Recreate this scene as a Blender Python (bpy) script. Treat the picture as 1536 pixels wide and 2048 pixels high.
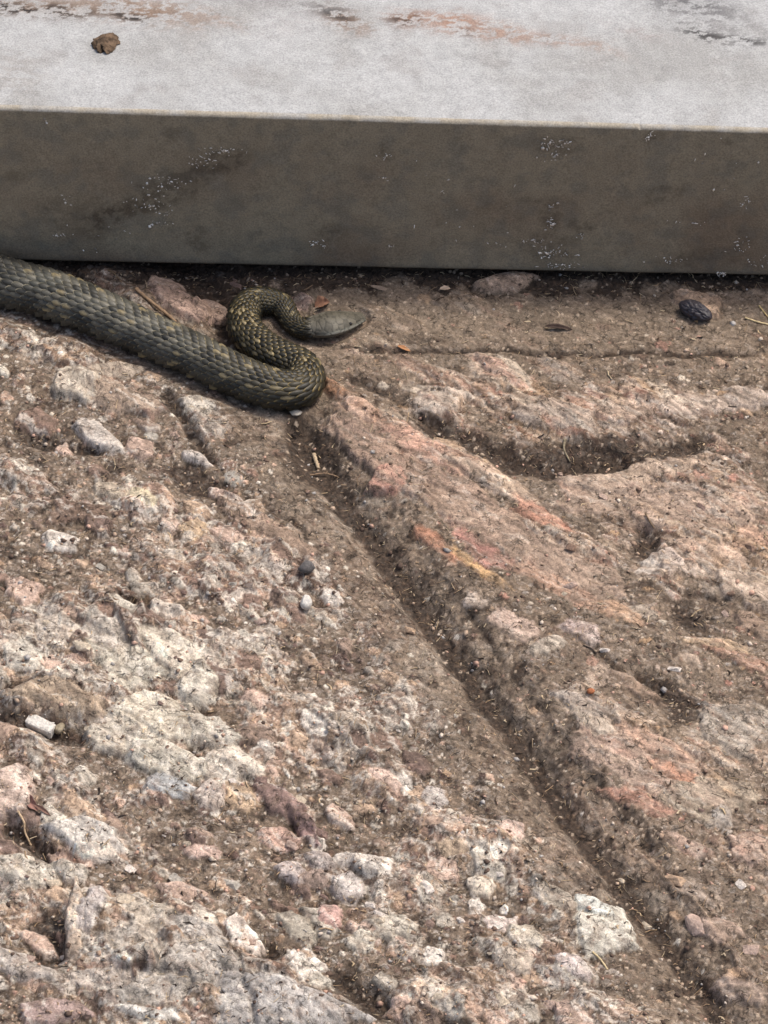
import bpy, math, random
import numpy as np

# ------------------------------------------------------------------ camera, sky, sun, exposure
for o in list(bpy.data.objects):
    bpy.data.objects.remove(o)
SC = bpy.context.scene
COL = SC.collection
ELEV = math.radians(45.0)
DIST = 2.0
TAN = 0.155                      # tangent of half the vertical field of view
PX = DIST * TAN / 1024.0         # metres per photo pixel at the middle of the ground
CAMP = np.array([0.0, -DIST * math.cos(ELEV), DIST * math.sin(ELEV)])
cd = bpy.data.cameras.new('camera')
cam = bpy.data.objects.new('camera', cd)
COL.objects.link(cam)
cam.location = CAMP
cam.rotation_euler = (math.pi / 2 - ELEV, 0, 0)
cd.sensor_fit = 'VERTICAL'
cd.sensor_height = 24.0
cd.sensor_width = 18.0
cd.lens = 12.0 / TAN
cd.clip_start = 0.05
cd.clip_end = 100
SC.camera = cam

SUN_EL = math.radians(64)
SUN_AZ = math.radians(64)        # from +Y (behind the slab) towards +X
w = bpy.data.worlds.new('World')
SC.world = w
w.use_nodes = True
wn = w.node_tree.nodes
wl = w.node_tree.links
sky = wn.new('ShaderNodeTexSky')
sky.sky_type = 'NISHITA'
sky.sun_disc = False
sky.sun_elevation = SUN_EL
sky.sun_rotation = SUN_AZ
sky.air_density = 1.0
sky.dust_density = 5.0
sky.ozone_density = 0.3
bg = wn['Background']
bg.inputs[1].default_value = 0.15
wl.new(sky.outputs[0], bg.inputs[0])
sd = bpy.data.lights.new('sun', 'SUN')
sd.energy = 2.0
sd.angle = math.radians(9.0)
sd.color = (1.0, 0.955, 0.89)
sun = bpy.data.objects.new('sun', sd)
COL.objects.link(sun)
sun.rotation_euler = (-(math.pi / 2 - SUN_EL), 0, -SUN_AZ)
sun.location = (0.5, 1, 3)
SC.view_settings.view_transform = 'Standard'
SC.view_settings.look = 'None'
SC.view_settings.exposure = 0.18
SC.view_settings.gamma = 1.0
SC.view_settings.use_curve_mapping = False

rng = np.random.default_rng(7)
random.seed(7)
CE, SE = math.cos(ELEV), math.sin(ELEV)


def ray(u, v):
    k = TAN / 1024.0
    dx = (np.asarray(u, float) - 768) * k
    dy = -(np.asarray(v, float) - 1024) * k
    # camera looks down by ELEV
    return np.stack([dx, dy * SE + CE, dy * CE - SE], -1)


def at(u, v, z=0.0):
    """point where the line of sight through a photo pixel meets the height z"""
    d = ray(u, v)
    t = (np.asarray(z, float) - CAMP[2]) / d[..., 2]
    return CAMP + d * t[..., None]


def proj(x, y, z=0.0):
    rx, ry, rz = x - CAMP[0], y - CAMP[1], z - CAMP[2]
    dep = ry * CE - rz * SE
    up = ry * SE + rz * CE
    k = 1024.0 / TAN
    return 768 + rx / dep * k, 1024 - up / dep * k


# ------------------------------------------------------------------ noise
def hsh(ix, iy, seed):
    h = (ix.astype(np.int64) * 374761393 + iy.astype(np.int64) * 668265263 + seed * 974711 + 12345) & 0xFFFFFFFF
    h = ((h ^ (h >> 13)) * 1274126177) & 0xFFFFFFFF
    h = ((h ^ (h >> 16)) * 2246822519) & 0xFFFFFFFF
    return ((h ^ (h >> 15)) & 0xFFFFFF).astype(np.float32) / 16777216.0


def perlin(x, y, seed):
    x0 = np.floor(x); y0 = np.floor(y)
    fx = (x - x0).astype(np.float32); fy = (y - y0).astype(np.float32)
    ix = x0.astype(np.int64); iy = y0.astype(np.int64)
    def g(a, b, ox, oy):
        th = hsh(a, b, seed) * 6.2831853
        return np.cos(th) * ox + np.sin(th) * oy
    sx = fx * fx * fx * (fx * (fx * 6 - 15) + 10); sy = fy * fy * fy * (fy * (fy * 6 - 15) + 10)
    a = g(ix, iy, fx, fy); b = g(ix + 1, iy, fx - 1, fy)
    c = g(ix, iy + 1, fx, fy - 1); d = g(ix + 1, iy + 1, fx - 1, fy - 1)
    return ((a + (b - a) * sx) * (1 - sy) + (c + (d - c) * sx) * sy) * 1.5


def fbm(x, y, wl, octs, seed, gain=0.5, ridged=False):
    out = np.zeros(x.shape, np.float32); amp = 1.0; tot = 0
    for i in range(octs):
        n = perlin(x / wl, y / wl, seed + i * 17)
        if ridged:
            n = 1 - 2 * np.abs(n)
        out += amp * n; tot += amp
        amp *= gain; wl /= 2.03
    return out / tot


def worley(x, y, seed):
    """returns gap to the border, offset to the cell's centre and four random numbers of the cell"""
    x0 = np.floor(x).astype(np.int64); y0 = np.floor(y).astype(np.int64)
    f1 = np.full(x.shape, 9, np.float32); f2 = f1.copy()
    cx = np.zeros(x.shape, np.int64); cy = cx.copy()
    ddx = np.zeros(x.shape, np.float32); ddy = ddx.copy()
    for i in (-1, 0, 1):
        for j in (-1, 0, 1):
            a = x0 + i; b = y0 + j
            dx = (x - (a + hsh(a, b, seed))).astype(np.float32); dy = (y - (b + hsh(a, b, seed + 5))).astype(np.float32)
            d = np.sqrt(dx * dx + dy * dy)
            m = d < f1
            f2 = np.where(m, f1, np.minimum(f2, d))
            f1 = np.where(m, d, f1)
            cx = np.where(m, a, cx); cy = np.where(m, b, cy)
            ddx = np.where(m, dx, ddx); ddy = np.where(m, dy, ddy)
    r = [hsh(cx, cy, seed + 31 + k) for k in range(4)]
    return f2 - f1, ddx, ddy, r


def facet(x, y, seed, k=1.9, tl=1.1):
    """upper envelope of tilted plates, one per cell: angular, broken faces with crisp creases"""
    x0 = np.floor(x).astype(np.int64); y0 = np.floor(y).astype(np.int64)
    best = np.full(x.shape, -99, np.float32); sec = best.copy()
    cx = np.zeros(x.shape, np.int64); cy = cx.copy()
    for i in (-1, 0, 1):
        for j in (-1, 0, 1):
            a = x0 + i; b = y0 + j
            dx = (x - (a + hsh(a, b, seed))).astype(np.float32); dy = (y - (b + hsh(a, b, seed + 5))).astype(np.float32)
            v = (hsh(a, b, seed + 9) - .5) * .9 + (hsh(a, b, seed + 11) - .5) * 2 * tl * dx + (hsh(a, b, seed + 13) - .5) * 2 * tl * dy - k * (dx * dx + dy * dy)
            m = v > best
            sec = np.where(m, best, np.maximum(sec, v))
            best = np.where(m, v, best)
            cx = np.where(m, a, cx); cy = np.where(m, b, cy)
    r = [hsh(cx, cy, seed + 31 + q) for q in range(4)]
    return best + .35, best - sec, r


def sstep(a, b, x):
    t = np.clip((x - a) / (b - a), 0, 1)
    return t * t * (3 - 2 * t)


def polyd(U, V, pts):
    """distance to a polyline, signed (right of the walking direction is positive), and position along it 0..1"""
    best = np.full(U.shape, 1e9, np.float32); sgn = np.ones(U.shape, np.float32); tt = np.zeros(U.shape, np.float32)
    P = np.array(pts, float)
    seg = np.hypot(*(P[1:] - P[:-1]).T); cum = np.concatenate([[0], np.cumsum(seg)])
    for i in range(len(P) - 1):
        ax, ay = P[i]; dx, dy = P[i + 1] - P[i]
        L2 = dx * dx + dy * dy
        t = np.clip(((U - ax) * dx + (V - ay) * dy) / L2, 0, 1)
        ex = U - ax - t * dx; ey = V - ay - t * dy
        d = np.hypot(ex, ey)
        m = d < best
        best = np.where(m, d, best)
        sgn = np.where(m, np.where(dx * ey - dy * ex > 0, -1.0, 1.0), sgn)
        tt = np.where(m, (cum[i] + t * seg[i]) / cum[-1], tt)
    return best * sgn, tt


# ------------------------------------------------------------------ materials
def mat(name):
    m = bpy.data.materials.new(name); m.use_nodes = True
    nt = m.node_tree
    return m, nt, nt.nodes['Principled BSDF']


def nd(nt, typ, **kw):
    n = nt.nodes.new(typ)
    for k, v in kw.items():
        setattr(n, k, v)
    return n


def simple(name, rgb, rough=0.8, var=0.35, scale=900.0, bump=0.4, dist=0.0004, attr=False, spec=0.3):
    """a base colour (or the mesh's own colours) broken up by two noises, with fine relief"""
    m, nt, p = mat(name)
    tc = nd(nt, 'ShaderNodeTexCoord')
    n1 = nd(nt, 'ShaderNodeTexNoise'); n1.inputs['Scale'].default_value = scale; n1.inputs['Detail'].default_value = 5
    n1.inputs['Roughness'].default_value = 0.65
    nt.links.new(tc.outputs['Object'], n1.inputs['Vector'])
    mr = nd(nt, 'ShaderNodeMapRange'); mr.inputs[1].default_value = 0.3; mr.inputs[2].default_value = 0.7
    mr.inputs[3].default_value = 1 - var; mr.inputs[4].default_value = 1 + var
    nt.links.new(n1.outputs['Fac'], mr.inputs[0])
    vm = nd(nt, 'ShaderNodeVectorMath', operation='SCALE')
    if attr:
        a = nd(nt, 'ShaderNodeAttribute', attribute_name='Col')
        nt.links.new(a.outputs['Color'], vm.inputs[0])
    else:
        vm.inputs[0].default_value = rgb
    nt.links.new(mr.outputs[0], vm.inputs['Scale'])
    nt.links.new(vm.outputs[0], p.inputs['Base Color'])
    p.inputs['Roughness'].default_value = rough
    p.inputs['Specular IOR Level'].default_value = spec
    if bump:
        b = nd(nt, 'ShaderNodeBump'); b.inputs['Strength'].default_value = bump; b.inputs['Distance'].default_value = dist
        nt.links.new(n1.outputs['Fac'], b.inputs['Height'])
        nt.links.new(b.outputs[0], p.inputs['Normal'])
    return m


def ground_material():
    m, nt, p = mat('weathered_rock')
    L = nt.links
    tc = nd(nt, 'ShaderNodeTexCoord')
    a = nd(nt, 'ShaderNodeAttribute', attribute_name='Col')
    n1 = nd(nt, 'ShaderNodeTexNoise'); n1.inputs['Scale'].default_value = 320; n1.inputs['Detail'].default_value = 6; n1.inputs['Roughness'].default_value = 0.7
    n2 = nd(nt, 'ShaderNodeTexNoise'); n2.inputs['Scale'].default_value = 1100; n2.inputs['Detail'].default_value = 3; n2.inputs['Roughness'].default_value = 0.6
    n2.inputs['Distortion'].default_value = 1.2
    m1 = nd(nt, 'ShaderNodeMapping'); m1.inputs['Rotation'].default_value = (0, 0, .64)
    m2 = nd(nt, 'ShaderNodeMapping'); m2.inputs['Scale'].default_value = (.3, 1, .6)
    nw = nd(nt, 'ShaderNodeTexNoise'); nw.inputs['Scale'].default_value = 28; nw.inputs['Detail'].default_value = 4
    L.new(tc.outputs['Object'], nw.inputs['Vector'])
    mw = nd(nt, 'ShaderNodeMix', data_type='VECTOR'); mw.inputs[0].default_value = .03
    L.new(tc.outputs['Object'], mw.inputs[4]); L.new(nw.outputs['Color'], mw.inputs[5])
    L.new(mw.outputs[1], m1.inputs['Vector']); L.new(m1.outputs[0], m2.inputs['Vector'])
    L.new(m2.outputs[0], n1.inputs['Vector'])
    L.new(tc.outputs['Object'], n2.inputs['Vector'])
    r1 = nd(nt, 'ShaderNodeMapRange'); r1.inputs[1].default_value = .32; r1.inputs[2].default_value = .68; r1.inputs[3].default_value = .58; r1.inputs[4].default_value = 1.40
    r2 = nd(nt, 'ShaderNodeMapRange'); r2.inputs[1].default_value = .34; r2.inputs[2].default_value = .62; r2.inputs[3].default_value = .60; r2.inputs[4].default_value = 1.24
    L.new(n1.outputs['Fac'], r1.inputs[0]); L.new(n2.outputs['Fac'], r2.inputs[0])
    mu = nd(nt, 'ShaderNodeMath', operation='MULTIPLY')
    L.new(r1.outputs[0], mu.inputs[0]); L.new(r2.outputs[0], mu.inputs[1])
    # hairline dark cracks
    n3 = nd(nt, 'ShaderNodeTexNoise'); n3.inputs['Scale'].default_value = 150; n3.inputs['Detail'].default_value = 4
    L.new(tc.outputs['Object'], n3.inputs['Vector'])
    mxv = nd(nt, 'ShaderNodeMix', data_type='VECTOR'); mxv.inputs[0].default_value = 0.012
    L.new(tc.outputs['Object'], mxv.inputs[4]); L.new(n3.outputs['Color'], mxv.inputs[5])
    vo = nd(nt, 'ShaderNodeTexVoronoi', feature='DISTANCE_TO_EDGE'); vo.inputs['Scale'].default_value = 170
    L.new(mxv.outputs[1], vo.inputs['Vector'])
    cr = nd(nt, 'ShaderNodeMapRange'); cr.inputs[1].default_value = 0.02; cr.inputs[2].default_value = 0.10; cr.inputs[3].default_value = 0.35; cr.inputs[4].default_value = 1.0
    L.new(vo.outputs['Distance'], cr.inputs[0])
    msk = nd(nt, 'ShaderNodeMapRange'); msk.inputs[1].default_value = .48; msk.inputs[2].default_value = .60
    L.new(n3.outputs['Fac'], msk.inputs[0])
    cm = nd(nt, 'ShaderNodeMix', data_type='FLOAT'); cm.inputs[2].default_value = 1.0
    L.new(msk.outputs[0], cm.inputs[0]); L.new(cr.outputs[0], cm.inputs[3])
    mu2 = nd(nt, 'ShaderNodeMath', operation='MULTIPLY'); L.new(mu.outputs[0], mu2.inputs[0]); L.new(cm.outputs[0], mu2.inputs[1])
    # crisp little fragments, paler or darker than the rock around them
    fa = nd(nt, 'ShaderNodeAttribute', attribute_name='Frag')
    last = a.outputs['Color']
    for i, (scl, lo, hi, light, dark) in enumerate([(330, .26, .74, (.70, .63, .55, 1), (.10, .074, .062, 1)), (650, .25, .78, (.68, .60, .52, 1), (.07, .052, .044, 1))]):
        mp = nd(nt, 'ShaderNodeMapping'); mp.inputs['Rotation'].default_value = (0, 0, .62); mp.inputs['Scale'].default_value = (.62, 1, 1)
        L.new(mxv.outputs[1], mp.inputs['Vector'])
        v1 = nd(nt, 'ShaderNodeTexVoronoi', feature='F1'); v1.inputs['Scale'].default_value = scl
        L.new(mp.outputs[0], v1.inputs['Vector'])
        v2 = nd(nt, 'ShaderNodeTexVoronoi', feature='DISTANCE_TO_EDGE'); v2.inputs['Scale'].default_value = scl
        L.new(mp.outputs[0], v2.inputs['Vector'])
        sx = nd(nt, 'ShaderNodeSeparateColor'); L.new(v1.outputs['Color'], sx.inputs[0])
        ed = nd(nt, 'ShaderNodeMapRange'); ed.inputs[1].default_value = .04; ed.inputs[2].default_value = .09
        L.new(v2.outputs['Distance'], ed.inputs[0])
        fe = nd(nt, 'ShaderNodeMath', operation='MULTIPLY'); L.new(ed.outputs[0], fe.inputs[0]); L.new(fa.outputs['Fac'], fe.inputs[1])
        for (op, thr, colr, wgt) in (('GREATER_THAN', hi, light, .22), ('LESS_THAN', lo, dark, .26)):
            g = nd(nt, 'ShaderNodeMath', operation=op); g.inputs[1].default_value = thr; L.new(sx.outputs[0], g.inputs[0])
            g2 = nd(nt, 'ShaderNodeMath', operation='MULTIPLY'); L.new(g.outputs[0], g2.inputs[0]); L.new(fe.outputs[0], g2.inputs[1])
            g4 = nd(nt, 'ShaderNodeMath', operation='MULTIPLY'); L.new(g2.outputs[0], g4.inputs[0]); L.new(sx.outputs[1], g4.inputs[1])
            g3 = nd(nt, 'ShaderNodeMath', operation='MULTIPLY'); g3.inputs[1].default_value = wgt * 1.5; g3.use_clamp = True; L.new(g4.outputs[0], g3.inputs[0])
            mc = nd(nt, 'ShaderNodeMix', data_type='RGBA'); mc.inputs[7].default_value = colr
            L.new(g3.outputs[0], mc.inputs[0]); L.new(last, mc.inputs[6]); last = mc.outputs[2]
    vm = nd(nt, 'ShaderNodeVectorMath', operation='SCALE')
    L.new(last, vm.inputs[0]); L.new(mu2.outputs[0], vm.inputs['Scale'])
    L.new(vm.outputs[0], p.inputs['Base Color'])
    p.inputs['Roughness'].default_value = 0.88
    p.inputs['Specular IOR Level'].default_value = 0.25
    ad = nd(nt, 'ShaderNodeMath', operation='ADD')
    L.new(n1.outputs['Fac'], ad.inputs[0]); L.new(n2.outputs['Fac'], ad.inputs[1])
    b = nd(nt, 'ShaderNodeBump'); b.inputs['Strength'].default_value = 0.55; b.inputs['Distance'].default_value = 0.0010
    L.new(ad.outputs[0], b.inputs['Height']); L.new(b.outputs[0], p.inputs['Normal'])
    return m


def np_mesh(name, co, faces4=None, faces=None, cols=None, smooth=True, material=None):
    """mesh from arrays: faces4 an (n,4) or (n,3) array, or a list of faces"""
    me = bpy.data.meshes.new(name)
    if faces4 is not None:
        n, k = faces4.shape
        me.vertices.add(len(co)); me.vertices.foreach_set('co', np.ascontiguousarray(co, np.float32).ravel())
        me.loops.add(n * k); me.loops.foreach_set('vertex_index', np.ascontiguousarray(faces4, np.int32).ravel())
        me.polygons.add(n); me.polygons.foreach_set('loop_start', np.arange(0, n * k, k, dtype=np.int32))
        me.update(calc_edges=True)
    else:
        me.from_pydata([tuple(map(float, c)) for c in co], [], [tuple(int(i) for i in f) for f in faces])
    if smooth:
        me.polygons.foreach_set('use_smooth', np.ones(len(me.polygons), bool))
    if cols is not None:
        at_ = me.color_attributes.new('Col', 'FLOAT_COLOR', 'POINT')
        c4 = np.ones((len(co), 4), np.float32); c4[:, :3] = cols
        at_.data.foreach_set('color', c4.ravel())
    if material:
        me.materials.append(material)
    me.update()
    return me


def obj(name, me, parent=None, label=None, cat=None, group=None, kind=None):
    o = bpy.data.objects.new(name, me); COL.objects.link(o)
    if parent: o.parent = parent
    if label: o['label'] = label
    if cat: o['category'] = cat
    if group: o['group'] = group
    if kind: o['kind'] = kind
    return o


def lin(*s):
    return np.array([((c / 255 + .055) / 1.055) ** 2.4 if c > 10 else c / 255 / 12.92 for c in s])


# ------------------------------------------------------------------ the snake's path (needed by the ground it lies on)
SN = [(-420, 430, 40), (-250, 470, 42), (-120, 515, 43), (0, 557, 43.5), (104, 586, 43.5), (208, 627, 42), (312, 673, 40), (390, 707, 38.5), (458, 741, 38),
      (520, 766, 37), (565, 777, 36.5), (598, 773, 35), (612, 752, 33.5), (601, 731, 32.5), (570, 716, 32), (535, 698, 31.5), (503, 672, 31), (487, 643, 30),
      (492, 616, 28.5), (512, 602, 27.5), (540, 602, 25), (563, 610, 22), (575, 628, 19.5), (588, 646, 18.5), (606, 655, 19.5), (630, 653, 24), (656, 649, 28), (682, 644, 25), (706, 638.5, 18), (724, 634, 11)]
SN = np.array(SN, float)


def catmull(P, n):
    out = []
    for i in range(len(P) - 1):
        p0 = P[max(i - 1, 0)]; p1 = P[i]; p2 = P[i + 1]; p3 = P[min(i + 2, len(P) - 1)]
        t = np.linspace(0, 1, n, endpoint=False)[:, None]
        out.append(.5 * ((2 * p1) + (-p0 + p2) * t + (2 * p0 - 5 * p1 + 4 * p2 - p3) * t ** 2 + (-p0 + 3 * p1 - 3 * p2 + p3) * t ** 3))
    out.append(P[-1:])
    return np.concatenate(out)


FLAT = 0.90
SNZ = 0.0
sp = SN.copy()
SW = []
for (u, v, r) in sp:
    rr = r * PX * 1.02 * (2.0 + 0.0) / 2.0
    SW.append(list(at(u, v, SNZ + rr * FLAT)) + [rr])
SW = np.array(SW)
_dep = (SW[:, 1] - CAMP[1]) * CE - (SW[:, 2] - CAMP[2]) * SE
SW[:, 3] = sp[:, 2] * PX * _dep / DIST
for i, (u, v, r) in enumerate(sp):
    SW[i, :3] = at(u, v, SNZ + SW[i, 3] * FLAT)
SPATH = catmull(SW, 16)
SUV = np.array([proj(p[0], p[1], 0.0) for p in SPATH])

# ------------------------------------------------------------------ ground grid
def axis(a, b, n, far, m):
    f = np.linspace(a, b, n)
    st = (b - a) / (n - 1)
    g = st * np.cumsum(np.geomspace(1.05, 60 * far, m))
    g = g / g[-1] * far
    g = np.maximum.accumulate(np.maximum(g, st * np.arange(1, m + 1)))
    return np.concatenate([a - g[::-1], f, b + g])


ax = axis(-0.30, 0.30, 900, 3.0, 36)
ay = axis(-0.43, 0.285, 900, 3.0, 36)
GX, GY = np.meshgrid(ax, ay)
NXg, NYg = len(ax), len(ay)
U, V = proj(GX, GY, 0.0)
dep_ok = np.clip((GY - CAMP[1]), 0.5, None)
Ul = 768 + GX / PX; Vl = 1024 - GY / PX * SE      # plain ground coordinates, in pixel units, for far away
bad = (GY < -1.0)
U = np.where(bad, Ul, U); V = np.where(bad, Vl, V)
gx = (GX / PX).astype(np.float32); gy = (-GY / PX).astype(np.float32)
U = U.astype(np.float32); V = V.astype(np.float32)
# irregular copies of the coordinates, so that outlines wander
wx = fbm(gx, gy, 60, 4, 901) * 16; wy = fbm(gx, gy, 60, 4, 951) * 16
Uw = U + wx; Vw = V + wy * .7
# along / across the rock's layering
th = math.atan2(0.75, 1.0)
fs = gx * math.cos(th) + gy * math.sin(th); ft = -gx * math.sin(th) + gy * math.cos(th)
fsw = fs + wx * 1.3; ftw = ft + wy * 1.3

GROOVE = [(250, 380), (470, 660), (540, 770), (600, 860), (660, 955), (720, 1040), (790, 1135), (850, 1215), (920, 1312), (1000, 1422), (1060, 1505), (1115, 1592),
          (1195, 1700), (1275, 1805), (1345, 1895), (1410, 1985), (1480, 2090), (1700, 2420)]
gw = 14 * fbm(gx, gy, 150, 4, 971, .6)
gd, gt = polyd(Uw * .8 + U * .2 + gw, Vw * .8 + V * .2, GROOVE)
gd = -gd          # positive on the upper right side
if gd[np.unravel_index(np.argmin(np.hypot(U - 1200, V - 1200)), U.shape)] < 0:
    gd = -gd
right = sstep(60, 130, gd)
left = sstep(-60, -150, gd)
dusty = sstep(790, 640, Vw + (Uw - 1000) * 0.03) * sstep(520, 640, Uw)    # powdery band by the slab
bank = sstep(-150, -90, gd) * sstep(150, 90, gd)


def ell(u, v, ru, rv, ang=0.0, p=1.0, warp=True):
    a = math.radians(ang); x = (Uw if warp else U) - u; y = (Vw if warp else V) - v
    s = (x * math.cos(a) + y * math.sin(a)) / ru; t = (-x * math.sin(a) + y * math.cos(a)) / rv
    return np.exp(-((s * s + t * t) ** p))


BUMPS = [  # u, v, ru, rv, angle, height, power
    (160, 772, 62, 40, 20, 22, 1.5), (190, 872, 50, 28, 25, 20, 1.5), (240, 770, 80, 45, 10, 14, 1.5), (360, 600, 80, 36, 20, 22, 1.5), (100, 640, 60, 18, 10, 8, 1.5),
    (880, 815, 62, 38, -10, 24, 1.6), (1112, 842, 92, 46, 8, 26, 1.6), (1000, 748, 62, 24, 30, 12, 1.4), (1290, 820, 150, 50, -4, 18, 1.4), (700, 800, 60, 28, 30, 24, 1.4),
    (800, 860, 80, 28, 28, 16, 1.4), (960, 950, 110, 26, 28, 18, 1.5), (1330, 930, 160, 28, -6, 20, 1.4), (330, 1330, 120, 60, 25, 14, 1.6), (330, 1470, 150, 80, 12, 20, 1.8),
    (110, 1400, 90, 40, 8, 22, 2.0), (40, 1500, 90, 30, 10, 14, 1.5), (400, 1370, 55, 60, 40, 20, 1.5), (170, 1690, 85, 40, 10, 26, 1.6), (350, 1590, 120, 40, 5, 14, 1.4),
    (560, 2010, 130, 70, 10, 28, 1.8), (390, 1960, 110, 60, 0, 24, 1.6), (290, 1985, 90, 50, 0, 18, 1.5), (160, 1850, 36, 75, 8, 26, 1.5), (60, 1930, 90, 40, 20, 20, 1.5), (60, 1750, 110, 40, 5, 18, 1.5),
    (640, 1735, 130, 42, 4, 18, 1.6), (1200, 1852, 66, 62, 20, 22, 1.6), (1150, 1950, 60, 34, 20, 14, 1.4), (1480, 1470, 90, 60, 10, 14, 1.5), (1330, 1130, 60, 40, 20, 16, 1.4), (980, 1240, 110, 60, 25, 12, 1.4),
    (1080, 1310, 50, 26, -10, 10, 1.4), (1200, 1420, 90, 30, 25, 12, 1.4), (1330, 1610, 110, 50, 20, 14, 1.4), (590, 1640, 46, 40, 60, 16, 1.3), (690, 1455, 24, 26, 0, 16, 1.3), (325, 1225, 40, 22, 20, 18, 1.4),
    (700, 640, 90, 40, 0, 9, 2.0), (820, 630, 120, 34, 0, 9, 2.0), (1120, 640, 150, 40, 0, 8, 2.0), (1010, 575, 62, 22, -8, 16, 1.6), (430, 590, 60, 26, 20, 12, 1.6), (1400, 612, 60, 26, 15, 12, 1.6), (1500, 600, 60, 24, 0, 10, 1.6), (590, 600, 40, 22, 30, 8, 1.6),
    (1400, 1750, 110, 50, 20, 10, 1.4), (860, 1900, 130, 50, 20, 9, 1.4), (500, 1060, 150, 40, 28, 12, 1.5), (280, 1010, 110, 36, 28, 14, 1.4), (470, 940, 60, 24, 30, 12, 1.4), (1450, 1000, 120, 40, 20, 10, 1.4),
]
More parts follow.
